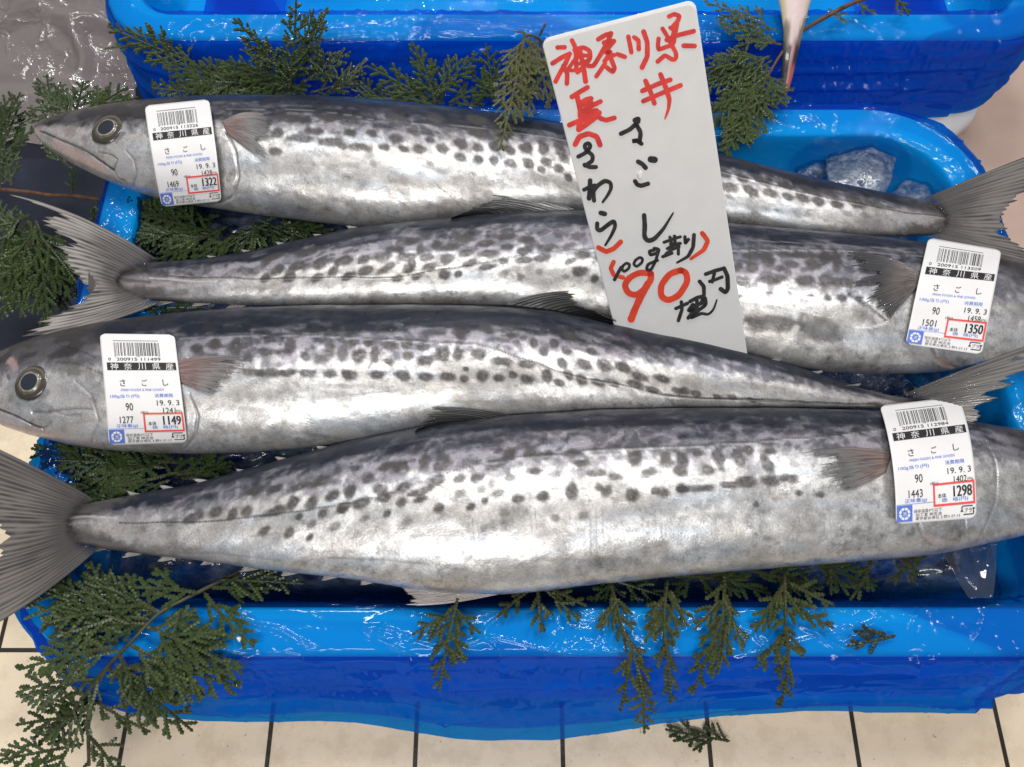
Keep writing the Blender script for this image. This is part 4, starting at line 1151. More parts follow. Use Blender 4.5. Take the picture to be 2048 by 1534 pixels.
# back fins lying flat
fan(fb, 'dorsal_fin', [(1155, 421), (1080, 424), (1000, 429), (905, 436)], [(966, 383), (961, 402), (938, 418), (900, 435)], [(10, -14), (0, -8), (0, -3), (0, 0)], 0.022, 0.030, DARKF, (0.03, 0.03, 0.03), 16, .14, 3, .4, (1, 1), ray_c=(.05, .047, .045))
fan(fc, 'dorsal_fin', [(1006, 610), (1090, 618), (1160, 630), (1235, 645)], [(1140, 582), (1170, 596), (1174, 612), (1230, 641)], [(-6, -12), (-2, -8), (0, -3), (0, 0)], 0.022, 0.032, DARKF, (0.022, 0.021, 0.022), 16, .14, 4, .4, (1, 1), ray_c=(.05, .047, .045))
fan(fd, 'dorsal_fin', [(1040, 836), (965, 843), (900, 851), (835, 864)], [(846, 816), (850, 838), (838, 852), (828, 864)], [(14, -14), (6, -8), (0, -3), (0, 0)], 0.022, 0.034, DARKF, (0.022, 0.021, 0.022), 16, .14, 6, .4, (1, 1), ray_c=(.05, .047, .045))
fan(fd, 'anal_fin', [(1012, 1184), (940, 1178), (870, 1168), (800, 1152)], [(804, 1212), (815, 1198), (800, 1184), (790, 1160)], [(10, 12), (0, 8), (0, 3), (0, 0)], 0.012, 0.008, (0.42, 0.38, 0.36), (0.55, 0.50, 0.47), 18, .16, 8, .35, (1, .95), ray_c=(.2, .17, .16))
# breast fins
fan(fa, 'pectoral_fin', [(444, 243), (447, 249), (452, 262)], [(540, 230), (548, 255), (541, 285), (538, 322)], [(-6, -22), (0, -8), (4, 6), (0, 8)], 0, 0, (0.36, 0.25, 0.23), (0.36, 0.35, 0.35), 24, .16, 14, .6, (.9, .35), onfish=fa.h, rise=.002, tip_dark=.35)
fan(fb, 'pectoral_fin', [(1846, 553), (1842, 562), (1836, 572)], [(1682, 506), (1690, 545), (1712, 590), (1778, 640)], [(22, -30), (4, -12), (0, 0), (-6, 4)], 0, 0, (0.24, 0.20, 0.185), (0.055, 0.055, 0.06), 24, .2, 15, .6, (1, .6), onfish=fb.h, rise=.002, tip_dark=.4)
fan(fc, 'pectoral_fin', [(354, 722), (357, 738), (362, 764)], [(520, 716), (480, 742), (455, 762), (443, 792)], [(0, -16), (0, -4), (0, 0), (0, 6)], 0, 0, (0.38, 0.25, 0.23), (0.36, 0.34, 0.33), 24, .2, 16, .55, (.9, .35), onfish=fc.h, rise=.002, tip_dark=.4)
fan(fd, 'pectoral_fin', [(1784, 906), (1780, 918), (1772, 942)], [(1588, 905), (1610, 930), (1645, 952), (1682, 984)], [(18, -22), (4, -8), (0, 4), (0, 10)], 0, 0, (0.36, 0.26, 0.235), (0.26, 0.255, 0.255), 24, .2, 18, .65, (.9, .35), onfish=fd.h, rise=.002, tip_dark=.4)
# finlets
def finlets(f, pts, dx0, dy0, z, c1, c2, seed):
    rr_ = np.random.default_rng(seed)
    for k, (x, y, L) in enumerate(pts):
        gsc = rr_.uniform(.65, 1.15)
        dx_, dy_ = dx0 * gsc * rr_.uniform(.7, 1.3), dy0 * gsc
        dx, dy = dx_, dy_
        L = L * rr_.uniform(.75, 1.1)
        fan(f, 'finlet', [(x + L, y), (x + L * 0.5, y - 0.5), (x + 2, y - 1)] if dx < 0 else [(x - L, y), (x - L * 0.5, y), (x - 2, y)],
            [(x + dx, y + dy), (x + dx * 0.8, y + dy * 0.7), (x + dx * 0.4, y + dy * 0.3)], [(0, dy * 0.25), (0, 0), (0, 0)], z, z - 0.001, c1, c2, 5, .1, seed + k, .3, (1, 1), nl=10)
finlets(fd, [(190, 1096, 40), (258, 1104, 40), (330, 1112, 44), (410, 1122, 44), (490, 1134, 44), (570, 1143, 44), (650, 1152, 44), (725, 1161, 40)], -12, 10, 0.014, (.36, .34, .32), (.50, .47, .45), 60)
finlets(fd, [(262, 992, 40), (330, 979, 42), (400, 966, 44), (480, 945, 44), (560, 922, 40), (640, 899, 40), (720, 878, 36)], -14, -9, 0.020, (.16, .155, .15), (.40, .38, .36), 80)
finlets(fb, [(420, 517, 34), (490, 505, 34), (560, 491, 34), (630, 473, 34), (700, 458, 34)], -10, -7, 0.020, (.10, .1, .1), (.35, .33, .32), 90)
finlets(fb, [(320, 603, 34), (390, 607, 34), (460, 611, 34)], -10, 8, 0.014, (.5, .48, .45), (.55, .52, .5), 100)
finlets(fc, [(1560, 722, 34), (1640, 747, 36), (1715, 772, 34)], 12, -7, 0.020, (.10, .1, .1), (.30, .29, .28), 110)

# ---- the tail of another fish hanging down at the top
def hanging_tail():
    rows = [(-120, 1530, 1690, .034), (-60, 1542, 1660, .030), (0, 1557, 1622, .024), (30, 1563, 1614, .020), (60, 1567, 1607, .016), (90, 1566, 1600, .010), (120, 1564, 1592, .004), (150, 1562, 1586, -.004), (175, 1562, 1579, -.010), (188, 1564, 1575, -.014), (194, 1568, 1571, -.016)]
    r = np.array(rows, float)
    ys = np.linspace(-120, 194, 130)
    xl = gsm(np.interp(ys, r[:, 0], r[:, 1]), 3); xr = gsm(np.interp(ys, r[:, 0], r[:, 2]), 3); zz = gsm(np.interp(ys, r[:, 0], r[:, 3]), 4)
    na = 40
    an = np.arange(na) / na * 2 * np.pi
    pl, pr = P(xl, ys, zz), P(xr, ys, zz)
    c, hw = 0.5 * (pl + pr), 0.5 * np.linalg.norm(pr - pl, axis=1)
    ex = np.array([1, 0, 0]); tv = np.gradient(c, axis=0); tv /= np.linalg.norm(tv, axis=1)[:, None]
    nz = np.cross(tv, ex); nz *= np.sign(nz[:, 2:3]); nz /= np.linalg.norm(nz, axis=1)[:, None]
    V = c[:, None] + hw[:, None, None] * (np.cos(an)[None, :, None] * ex + 0.45 * np.sin(an)[None, :, None] * nz[:, None])
    u = np.cos(an)[None] * np.ones((130, 1)); yy = ys[:, None] * np.ones((1, na))
    n1 = fbm(u * 5, yy / 14, 3, 3)
    C = np.empty(V.shape); C[:] = (0.66, 0.52, 0.50)
    def lay(cc, al):
        al = np.clip(al, 0, 1)[..., None]; C[:] = C * (1 - al) + np.array(cc) * al
    lay((0.50, 0.44, 0.27), .8 * sst(.55, .85, np.abs(u) + (n1 - .5) * .3))
    lay((0.10, 0.09, 0.07), .8 * sst(35, 60, yy + (n1 - .5) * 40) * sst(.35, .55, np.abs(u)))
    lay((0.025, 0.022, 0.022), .95 * sst(70, 105, yy + (n1 - .5) * 30) * sst(.04, .16, np.abs(u - .05)))
    lay((0.48, 0.25, 0.24), .8 * sst(70, 100, yy) * sst(.35, .1, np.abs(u - .15)))
    lay((0.55, 0.13, 0.09), .85 * sst(120, 140, yy) * sst(.1, .35, u) * sst(200, 180, yy))
    root = thing('fish', 'narrow fish tail, cream with black and red tip, hanging over the back rim', 'fish', (float(c[-1, 0]), float(c[-1, 1]), float(c[-1, 2])))
    mk('tail', V.reshape(-1, 3), grid_faces(130, na, True), mat_attr('tail_skin', .35, .6, bump=(300, .3, .0006)), root, True, {'pigment': np.clip(C, .01, .9).reshape(-1, 3)})
hanging_tail()

# ------------------------------------------------------------------ price labels
_tc = {}
def glyphs(txt):
    """flat triangulated outline of a text, scaled to the unit box"""
    if txt in _tc: return _tc[txt]
    c = bpy.data.curves.new('print', 'FONT')
    c.body = txt
    c.resolution_u = 3
    o = bpy.data.objects.new('print', c)
    col.objects.link(o)
    dg = bpy.context.evaluated_depsgraph_get()
    dg.update()
    me = bpy.data.meshes.new_from_object(o.evaluated_get(dg))
    me.calc_loop_triangles()
    V = np.array([v.co[:2] for v in me.vertices], float).reshape(-1, 2)
    T = np.array([t.vertices[:] for t in me.loop_triangles], int).reshape(-1, 3)
    bpy.data.objects.remove(o); bpy.data.curves.remove(c); bpy.data.meshes.remove(me)
    lo, hi = V.min(0), V.max(0)
    V = (V - lo) / np.maximum(hi - lo, 1e-6)
    V[:, 1] = 1 - V[:, 1]
    _tc[txt] = (V, T)
    return _tc[txt]

EANL = {'0': '0001101', '1': '0011001', '2': '0010011', '3': '0111101', '4': '0100011', '5': '0110001', '6': '0101111', '7': '0111011', '8': '0110111', '9': '0001011'}

def price_label(f, left, right, vm, code, weight, taxed, price, label, lift_top=0.0):
    """left/right: three picture points (top, at vm, bottom) of each edge"""
    left, right = np.array(left, float), np.array(right, float)
    vv = np.array([0, vm, 1.0])
    cl = [np.polyfit(vv, left[:, k], 2) for k in (0, 1)]
    cr = [np.polyfit(vv, right[:, k], 2) for k in (0, 1)]
    def pix(u, v):
        lx, ly = np.polyval(cl[0], v), np.polyval(cl[1], v)
        rx, ry = np.polyval(cr[0], v), np.polyval(cr[1], v)
        return lx + (rx - lx) * u, ly + (ry - ly) * u
    # smooth bent surface over the fish
    gu, gv = np.meshgrid(np.linspace(0, 1, 12), np.linspace(0, 1, 18))
    px, py = pix(gu, gv)
    z = np.full(px.shape, ZC + 0.02)
    for _ in range(5):
        q = P(px, py, z)
        z = f.h(q[..., 0], q[..., 1])
    A = np.stack([np.ones_like(gu), gu, gv, gv ** 2, gv ** 3, gu * gv], -1).reshape(-1, 6)
    co = np.linalg.lstsq(A, z.ravel(), rcond=None)[0]
    fit = (A @ co).reshape(z.shape)
    off = max(0.0, float((z - fit).max())) + 0.0006
    def surf(u, v, lift):
        u, v = np.asarray(u, float), np.asarray(v, float)
        z = np.stack([np.ones_like(u), u, v, v ** 2, v ** 3, u * v], -1) @ co + off + lift
        z = z + 0.0012 * np.maximum(0, 0.08 - v) / 0.08 + lift_top * np.maximum(0, 0.45 - v) ** 2 / 0.2 + 0.0009 * (fbm(u * 2.2 + off * 1e4, v * 3.5, 5, 2) - 0.35)
        px, py = pix(u, v)
        return P(px, py, z)
    c0 = surf(np.array(.5), np.array(.5), 0)
    root = thing('price_label', label, 'price label', c0, 'white price labels on the fish')
    # paper with rounded corners
    n, m = 60, 40
    v_ = np.linspace(0, 1, n)
    asp = 0.66
    rc = 0.07
    V = []
    for v in v_:
        dv = min(v, 1 - v) / asp
        ins = rc - math.sqrt(max(0, rc ** 2 - (rc - dv) ** 2)) if dv < rc / 1.0 else 0
        u = np.linspace(ins, 1 - ins, m)
        V.append(surf(u, np.full(m, v), 0))
    paper = mk('paper', np.array(V).reshape(-1, 3), grid_faces(n, m), M['paper'], root)
    md = paper.modifiers.new('thickness', 'SOLIDIFY'); md.thickness = 0.00025; md.offset = -1
    acc = {}
    cnt = [0]
    def add(key, V2, T, lift):
        cnt[0] += 1
        W = surf(V2[:, 0], V2[:, 1], lift + cnt[0] * 2e-6)
        acc.setdefault(key, []).append((W, T))
    def text(key, txt, u0, u1, vc, hgt, lift=0.00028, slant=0.0):
        Vn, T = glyphs(txt)
        W = np.c_[u0 + (u1 - u0) * Vn[:, 0], vc - hgt / 2 + hgt * Vn[:, 1]]
        add(key, W, T, lift)
    def rect(key, u0, u1, v0, v1, lift=0.00022, nu=8, nv=4):
        uu, ww = np.meshgrid(np.linspace(u0, u1, nu + 1), np.linspace(v0, v1, nv + 1))
        F = grid_faces(nv + 1, nu + 1)
        T = np.r_[F[:, :3], F[:, [0, 2, 3]]]
        add(key, np.c_[uu.ravel(), ww.ravel()], T, lift)
    def ring(key, uc, vc, r0, r1, a0=0, a1=360, lift=0.00034):
        an = np.radians(np.linspace(a0, a1, 40))
        Vr = np.r_[np.c_[uc + r0 * np.cos(an), vc + asp * r0 * np.sin(an)], np.c_[uc + r1 * np.cos(an), vc + asp * r1 * np.sin(an)]]
        F = grid_faces(2, 40)
        add(key, Vr, np.r_[F[:, :3], F[:, [0, 2, 3]]], lift)
    # barcode from the number
    bits = '101'
    digs = '0' + code.replace(' ', '')
    for d in digs[1:7]: bits += EANL[d]
    bits += '01010'
    for d in digs[7:13] + '7' * max(0, 13 - len(digs)): bits += ''.join('1' if ch == '0' else '0' for ch in EANL[d])
    bits += '101'
    bw = 0.60 / len(bits)
    k = 0
    while k < len(bits):
        if bits[k] == '1':
            e = k
            while e < len(bits) and bits[e] == '1': e += 1
            guard = k < 3 or e > len(bits) - 3 or 44 < k < 51
            rect('barcode', 0.175 + k * bw, 0.175 + e * bw - bw * 0.12, 0.082, 0.213 if guard else 0.206, nu=1, nv=3)
            k = e
        else:
            k += 1
    rect('barcode', 0.17, 0.77, 0.062, 0.066, nu=6, nv=1)
    text('printed_text', '0', 0.085, 0.118, 0.236, 0.026)
    text('printed_text', code, 0.195, 0.775, 0.236, 0.028)
    rect('origin_band', 0.06, 0.97, 0.268, 0.338, nu=16, nv=3)
    for ch, uc in zip('神奈川県産', (0.155, 0.335, 0.52, 0.71, 0.885)):
        text('origin_text', ch, uc - 0.052, uc + 0.052, 0.303, 0.062, lift=0.0004)
    for ch, uc, hh in zip('さごし', (0.245, 0.53, 0.805), (0.062, 0.058, 0.056)):
        text('printed_text', ch, uc - 0.036, uc + 0.036, 0.452, hh)
    text('blue_text', 'FRESH FOODS & FINE GOODS', 0.215, 0.775, 0.517, 0.020)
    text('blue_text', '100g当り(円)', 0.065, 0.445, 0.575, 0.036)
    text('blue_text', '消費期限', 0.645, 0.885, 0.570, 0.034)
    text('printed_text', '90', 0.255, 0.35, 0.668, 0.066)
    text('printed_text', '19. 9. 3', 0.665, 0.955, 0.637, 0.048)
    text('printed_text', taxed, 0.735, 0.895, 0.706, 0.050)
    text('printed_text', '円)', 0.905, 0.972, 0.716, 0.026)
    text('printed_text', '(税込', 0.44, 0.545, 0.722, 0.026)
    text('printed_text', weight, 0.165, 0.340, 0.783, 0.060)
    text('price_digits', price, 0.720, 0.945, 0.795, 0.080)
    text('price_digits', price, 0.727, 0.952, 0.795, 0.080, lift=0.00030)
    text('printed_text', '本体', 0.525, 0.630, 0.820, 0.036)
    text('blue_text', '価   格(円)', 0.57, 0.90, 0.855, 0.034)
    text('blue_text', '正味量(g)', 0.115, 0.39, 0.836, 0.034)
    rect('blue_text', 0.01, 0.47, 0.858, 0.861, nu=6, nv=1)
    for (a, b, c, d) in ((0.47, 0.985, 0.724, 0.740), (0.47, 0.985, 0.880, 0.896), (0.47, 0.492, 0.7405, 0.8795), (0.963, 0.985, 0.7405, 0.8795)):
        rect('red_frame', a, b, c, d, lift=0.0002)
    rect('emblem_square', 0.012, 0.205, 0.866, 0.986, nu=6, nv=5)
    for a0 in range(0, 360, 45):
        ring('emblem', 0.108, 0.928, 0.042, 0.070, a0 + 4, a0 + 41)
    text('emblem', '池', 0.083, 0.133, 0.928, 0.033, lift=0.0004)
    text('small_print', '保存温度4℃以下', 0.225, 0.57, 0.917, 0.027)
    text('small_print', '加工者 ㈱吉池', 0.245, 0.57, 0.945, 0.025)
    text('small_print', '東京都台東区上野3-27-12', 0.245, 0.80, 0.971, 0.023)
    # plastic recycling mark
    for (a, b, c, d) in ((0.825, 0.955, 0.906, 0.913), (0.84, 0.965, 0.965, 0.972), (0.815, 0.828, 0.912, 0.930), (0.958, 0.971, 0.945, 0.966)):
        rect('recycling_mark', a, b, c, d, nu=3, nv=2)
    for tri in (((0.800, 0.948), (0.842, 0.948), (0.821, 0.930)), ((0.945, 0.925), (0.985, 0.925), (0.965, 0.944))):
        add('recycling_mark', np.array(tri), np.array([[0, 1, 2]]), 0.0003)
    text('recycling_mark', 'プラ', 0.850, 0.945, 0.940, 0.032)
    mats = {'barcode': 'inkgrey', 'small_print': 'inkgrey', 'printed_text': 'ink', 'price_digits': 'ink', 'origin_band': 'ink', 'origin_text': 'paper', 'blue_text': 'blue', 'red_frame': 'red', 'emblem_square': 'blue', 'emblem': 'paper', 'recycling_mark': 'ink'}
    for key, lst in acc.items():
        Vs, Ts, o_ = [], [], 0
        for W, T in lst:
            Vs.append(W); Ts.append(T + o_); o_ += len(W)
        mk(key, np.concatenate(Vs), np.concatenate(Ts), M[mats[key]], root, smooth=False)
    return root

price_label(fa, [(289, 211), (299, 282), (324, 414)], [(418, 198), (428, 268), (443, 403)], .34, '200915 113226', '1469', '1428', '1322', 'white price label reading 1322 stuck on the head of the topmost fish')
price_label(fb, [(1857, 475), (1838, 560), (1811, 688)], [(2003, 500), (1990, 575), (1964, 709)], .40, '200915 113509', '1501', '1458', '1350', 'white price label reading 1350 on the second fish, by the right edge', lift_top=0.004)
price_label(fc, [(199, 667), (206, 745), (218, 891)], [(349, 669), (358, 745), (375, 886)], .36, '200915 111499', '1277', '1241', '1149', 'white price label reading 1149 behind the big eye of the third fish')
price_label(fd, [(1759, 811), (1780, 893), (1792, 1049)], [(1917, 793), (1940, 873), (1953, 1036)], .38, '200915 112984', '1443', '1402', '1298', 'white price label reading 1298 across the lowest fish and a tail fin')

# ------------------------------------------------------------------ handwritten sign board
def sign():
    ev = np.array([0.507, -1.417, 1.0]); rTL = np.array([58 / FPX, 687 / FPX, 1.0]); rTR = np.array([366 / FPX, 767 / FPX, 1.0])
    m = (rTL @ ev) / (rTR @ ev)
    zt = 0.396
    Rm = np.array([[1, 0, 0], [0, CP, SP], [0, SP, -CP]])       # columns: right, up, forward
    toW = lambda c: c[0] * np.array([1, 0, 0]) + c[1] * np.array([0, CP, SP]) + c[2] * np.array([0, SP, -CP])
    TL = CAM + toW(rTL * zt)
    eu = toW((rTR * m - rTL) * zt)
    w = np.linalg.norm(eu); eu = eu / w
    evw = toW(ev); evw /= np.linalg.norm(evw)
    nrm = np.cross(eu, evw); nrm /= np.linalg.norm(nrm)
    if nrm @ (CAM - TL) < 0: nrm = -nrm
    Lb, th, rc = 0.212, 0.0022, 0.004
    root = thing('price_sign', 'white foam board sign with red and black handwriting, price 90, standing among the fish', 'sign', TL + evw * Lb)
    # board: rounded rectangle prism with a soft edge
    pts = []
    for (cx, cy, a0) in ((w - rc, rc, -90), (w - rc, Lb - rc, 0), (rc, Lb - rc, 90), (rc, rc, 180)):
        for a in np.radians(a0 + np.linspace(0, 90, 7)):
            pts.append((cx + rc * math.cos(a), cy + rc * math.sin(a)))
    pts = np.array(pts); k = len(pts); cen = pts.mean(0)
    rings = []
    for ins, dz in ((0.0005, 0), (0.0, -0.0004), (0.0, -th + 0.0004), (0.0005, -th)):
        q = cen + (pts - cen) * (1 - ins / (w / 2))
        rings.append(TL + q[:, :1] * eu + q[:, 1:] * evw + dz * nrm)
    V = np.concatenate(rings + [[TL + cen[0] * eu + cen[1] * evw], [TL + cen[0] * eu + cen[1] * evw - th * nrm]])
    T = []
    for r_ in range(3):
        for j in range(k):
            a, b = r_ * k + j, r_ * k + (j + 1) % k
            T += [[a, b, b + k], [a, b + k, a + k]]
    for j in range(k):
        T += [[4 * k, (j + 1) % k, j], [4 * k + 1, 3 * k + j, 3 * k + (j + 1) % k]]
    mk('board', V, T, M['board'], root, smooth=False)
    def onplane(px, py, lift):
        d = ray(px, py)
        t = ((TL + nrm * lift - CAM) @ nrm) / (d @ nrm)
        return CAM + d * t[..., None]
    acc = {}
    cnt = [0]
    def stroke(key, o, sc, pts, wd, taper=None):
        cnt[0] += 1
        p = np.array(pts, float)
        n = max(14, 10 * len(p))
        q = curve(p, n, 0.035 if len(p) > 2 else 0.0)
        # restore exact ends with round caps
        tg = np.gradient(q, axis=0); tg /= np.linalg.norm(tg, axis=1)[:, None] + 1e-9
        hw = wd / 2.0
        capa = np.sin(np.linspace(0, np.pi / 2, 6))
        st = [q[0] - tg[0] * hw * (1 - math.cos(0)) for _ in range(0)]
        a0 = np.array([q[0] - tg[0] * hw * math.cos(x) for x in np.linspace(0, np.pi / 2, 6)[:-1]])
        a1 = np.array([q[-1] + tg[-1] * hw * math.sin(x) for x in np.linspace(0, np.pi / 2, 6)[1:]])
        Q = np.r_[a0, q, a1]
        Tn = np.r_[np.repeat(tg[:1], len(a0), 0), tg, np.repeat(tg[-1:], len(a1), 0)]
        Wd = np.r_[hw * np.sin(np.linspace(0, np.pi / 2, 6)[:-1]), np.full(n, hw), hw * np.cos(np.linspace(0, np.pi / 2, 6)[1:])]
        rn = np.random.default_rng(cnt[0])
        Wd = Wd * (1 + 0.06 * (fbm(np.arange(len(Wd)) / 4.0, 0 * Wd + cnt[0], cnt[0], 2) - 0.5) * 2)
        if taper: Wd = Wd * np.interp(np.linspace(0, 1, len(Wd)), [0, 0.5, 1], [1, 1, taper])
        Nm = np.c_[-Tn[:, 1], Tn[:, 0]]
        Lp, Rp = Q + Nm * Wd[:, None], Q - Nm * Wd[:, None]
        allp = np.stack([Lp, Rp], 1).reshape(-1, 2) * sc + np.array(o)
        W = onplane(allp[:, 0], allp[:, 1], 0.00012 + cnt[0] * 4e-6)
        F = grid_faces(len(Q), 2)
        acc.setdefault(key, []).append((W, F))
    o1, s1 = (1060, 0), 440 / 1875
    o2, s2 = (1100, 320), 420 / 1611
    r = lambda p, w=44, t=None: stroke('red_writing', o1, s1, p, w, t)
    # kana gawa ken
    r([(235, 405), (295, 403)], 40)
    r([(192, 540), (270, 490), (338, 458)], 40); r([(338, 458), (300, 545), (250, 630), (218, 695)], 40); r([(285, 560), (318, 630), (314, 712)], 40)
    r([(318, 600), (345, 560), (372, 520)], 34)
    r([(358, 345), (385, 400), (392, 470), (395, 600)], 40); r([(380, 425), (455, 402), (508, 430), (515, 490), (470, 560), (405, 615)], 40)
    r([(385, 500), (440, 470), (490, 475)], 34); r([(390, 555), (440, 535), (480, 520)], 32); r([(425, 430), (445, 520), (462, 610), (474, 695)], 42); r([(345, 600), (400, 600), (440, 590)], 34)
    r([(582, 335), (640, 300), (690, 285)], 42); r([(690, 285), (665, 350), (610, 450), (540, 565), (498, 562)], 40); r([(630, 365), (672, 352), (716, 350)], 40)
    r([(716, 350), (660, 420), (640, 450), (690, 440), (650, 500)], 38); r([(635, 520), (680, 480), (715, 470)], 38); r([(690, 500), (722, 580), (705, 615), (655, 575)], 40); r([(640, 540), (600, 600), (565, 650)], 38)
    r([(745, 462), (808, 485)], 40)
    r([(838, 312), (852, 380), (864, 446)], 38); r([(888, 318), (925, 345), (927, 420)], 38); r([(968, 270), (1000, 360), (1000, 480), (955, 575)], 42)
    r([(1185, 140), (1228, 120), (1276, 135), (1262, 175), (1215, 230)], 38); r([(1130, 245), (1165, 300), (1195, 360)], 38); r([(1195, 235), (1228, 260), (1215, 310), (1190, 330)], 34); r([(1255, 195), (1235, 290), (1225, 360)], 38)
    r([(1165, 340), (1260, 300), (1395, 266)], 40); r([(1096, 330), (1090, 380), (1095, 425), (1160, 400), (1215, 385)], 38); r([(1210, 390), (1245, 450), (1245, 500), (1220, 512), (1150, 470), (1088, 525)], 38)
    r([(1310, 390), (1402, 392)], 42)
    # i (well)
    r([(958, 775), (1080, 720), (1195, 680)], 42); r([(966, 862), (1120, 795), (1282, 728)], 42); r([(985, 690), (1030, 790), (1060, 880)], 42); r([(1113, 636), (1155, 740), (1190, 850), (1180, 930), (1155, 1000)], 44, .25)
    # naga (long)
    r([(357, 825), (430, 780), (490, 745)], 42); r([(400, 815), (420, 900), (440, 1000)], 46); r([(430, 880), (475, 850), (520, 840)], 44); r([(430, 905), (480, 880), (520, 870)], 40); r([(425, 960), (510, 910), (600, 865)], 42); r([(430, 985), (500, 960), (565, 945)], 52)
    r([(336, 1066), (450, 1015), (590, 960)], 44); r([(440, 1010), (420, 1060), (415, 1105)], 46); r([(415, 1105), (480, 1060), (560, 1000)], 46); r([(560, 960), (600, 1010), (650, 1025), (718, 1005)], 42); r([(450, 1020), (500, 1000), (560, 985)], 50)
    stroke('red_writing', o1, s1, [(385, 1230), (420, 1165), (500, 1138), (570, 1165), (597, 1235)], 46)
    b1 = lambda p, w=38, t=None: stroke('black_writing', o1, s1, p, w, t)
    b2 = lambda p, w=36, t=None: stroke('black_writing', o2, s2, p, w, t)
    b1([(775, 1140), (850, 1105), (905, 1055), (935, 1010), (900, 1012), (905, 1060), (945, 1130), (935, 1195)]); b1([(935, 1195), (870, 1205), (905, 1195), (950, 1225)], 36); b1([(895, 1025), (920, 1035)], 44)
    b1([(922, 1378), (960, 1400), (985, 1430)], 40); b1([(1030, 1358), (1062, 1362)], 56)
    b1([(412, 1335), (480, 1300), (520, 1245), (500, 1215), (460, 1235), (480, 1285), (535, 1320), (535, 1370), (470, 1412)], 36); b1([(465, 1405), (510, 1425), (562, 1424)], 36)
    b2([(652, 163), (670, 190), (700, 198), (752, 182)], 34)
    b2([(308, 158), (305, 230), (300, 295)], 36); b2([(262, 228), (310, 205), (350, 192), (332, 250), (338, 312)], 32); b2([(298, 285), (360, 200), (420, 158), (466, 172), (470, 220), (440, 275), (408, 318)], 34, .5)
    b2([(390, 406), (420, 414)], 38); b2([(362, 488), (360, 535), (385, 545), (440, 500), (492, 465), (502, 510), (470, 580), (428, 648)], 34, .5)
    b2([(722, 425), (728, 510), (722, 590), (750, 625), (800, 608), (870, 530), (940, 415)], 36, .3)
    r2 = lambda p, w=36, t=None: stroke('price_writing', o2, s2, p, w, t)
    r2([(372, 672), (430, 705), (490, 680), (542, 628)], 38)
    r2([(488, 782), (465, 830), (490, 885), (560, 902)], 34)
    r2([(1168, 562), (1212, 620), (1180, 690), (1085, 755)], 36, .6)
    r2([(775, 872), (690, 862), (610, 900), (568, 960), (600, 1025), (660, 1040), (730, 990), (782, 905), (770, 870)], 48); r2([(750, 950), (690, 1060), (650, 1150), (622, 1222)], 54)
    r2([(1005, 846), (920, 870), (850, 960), (850, 1050), (905, 1082), (990, 1040), (1058, 930), (1045, 855), (1000, 846)], 48)
    b2([(545, 825), (520, 870), (495, 918)], 26); b2([(560, 812), (550, 840), (570, 858), (605, 832), (612, 800), (585, 790), (562, 810)], 22); b2([(655, 770), (640, 800), (665, 820), (705, 788), (712, 758), (690, 745), (656, 768)], 22)
    b2([(800, 690), (760, 700), (770, 730), (820, 715), (835, 685), (800, 678)], 26); b2([(836, 690), (812, 770), (775, 845), (738, 845), (750, 800), (825, 770)], 24)
    b2([(875, 632), (960, 600), (1000, 590)], 24); b2([(900, 680), (960, 650), (1000, 640)], 24); b2([(865, 742), (935, 715)], 26); b2([(920, 592), (935, 640)], 24); b2([(955, 585), (960, 640)], 26); b2([(985, 640), (985, 680), (985, 722)], 24); b2([(890, 720), (930, 690), (990, 665)], 24); b2([(925, 640), (935, 690)], 24)
    b2([(1035, 590), (1038, 640), (1062, 610)], 26); b2([(1105, 575), (1098, 670), (1060, 740), (980, 785)], 30, .5)
    b2([(1195, 876), (1265, 850), (1335, 832)], 30); b2([(1335, 832), (1362, 890), (1365, 990), (1345, 1018), (1310, 990)], 34); b2([(1262, 865), (1245, 935)], 26); b2([(1225, 932), (1270, 918), (1320, 898)], 26)
    b2([(1148, 932), (1180, 970), (1182, 1030), (1165, 1090)], 30)
    b2([(965, 1140), (1010, 1120), (1055, 1100)], 26); b2([(1008, 1090), (1012, 1150), (985, 1232)], 28); b2([(1075, 1085), (1130, 1055), (1180, 1045)], 28); b2([(1095, 1110), (1060, 1160), (1115, 1140), (1060, 1212)], 28); b2([(1125, 1060), (1130, 1120), (1120, 1170)], 30); b2([(1190, 1060), (1200, 1110), (1130, 1160), (1070, 1215), (1130, 1190), (1170, 1172), (1210, 1192), (1255, 1150), (1278, 1080)], 28, .4); b2([(1105, 1120), (1160, 1100), (1190, 1085)], 30)
    mats = {'red_writing': 'redmark', 'black_writing': 'blackmark', 'price_writing': 'orangemark'}
    for key, lst in acc.items():
        Vs, Fs, o_ = [], [], 0
        for W, F in lst:
            Vs.append(W); Fs.append(F + o_); o_ += len(W)
        mk(key, np.concatenate(Vs), np.concatenate(Fs), M[mats[key]], root, smooth=False)
    # pinched dimple in the foam
    c = onplane(np.array([1279.0]), np.array([349.0]), 0.0008)[0]
    Vb, Fb = blob(3, (0, 0, 0), .0022, .0026, .0012)
    mk('dimple', c + Vb[:, :1] * eu + Vb[:, 1:2] * evw + Vb[:, 2:] * nrm, Fb, M['foam'], root)
sign()

# ------------------------------------------------------------------ cypress sprigs
OCT_T = np.array([[0, 1, 2], [0, 2, 3], [0, 3, 4], [0, 4, 1], [5, 2, 1], [5, 3, 2], [5, 4, 3], [5, 1, 4]])

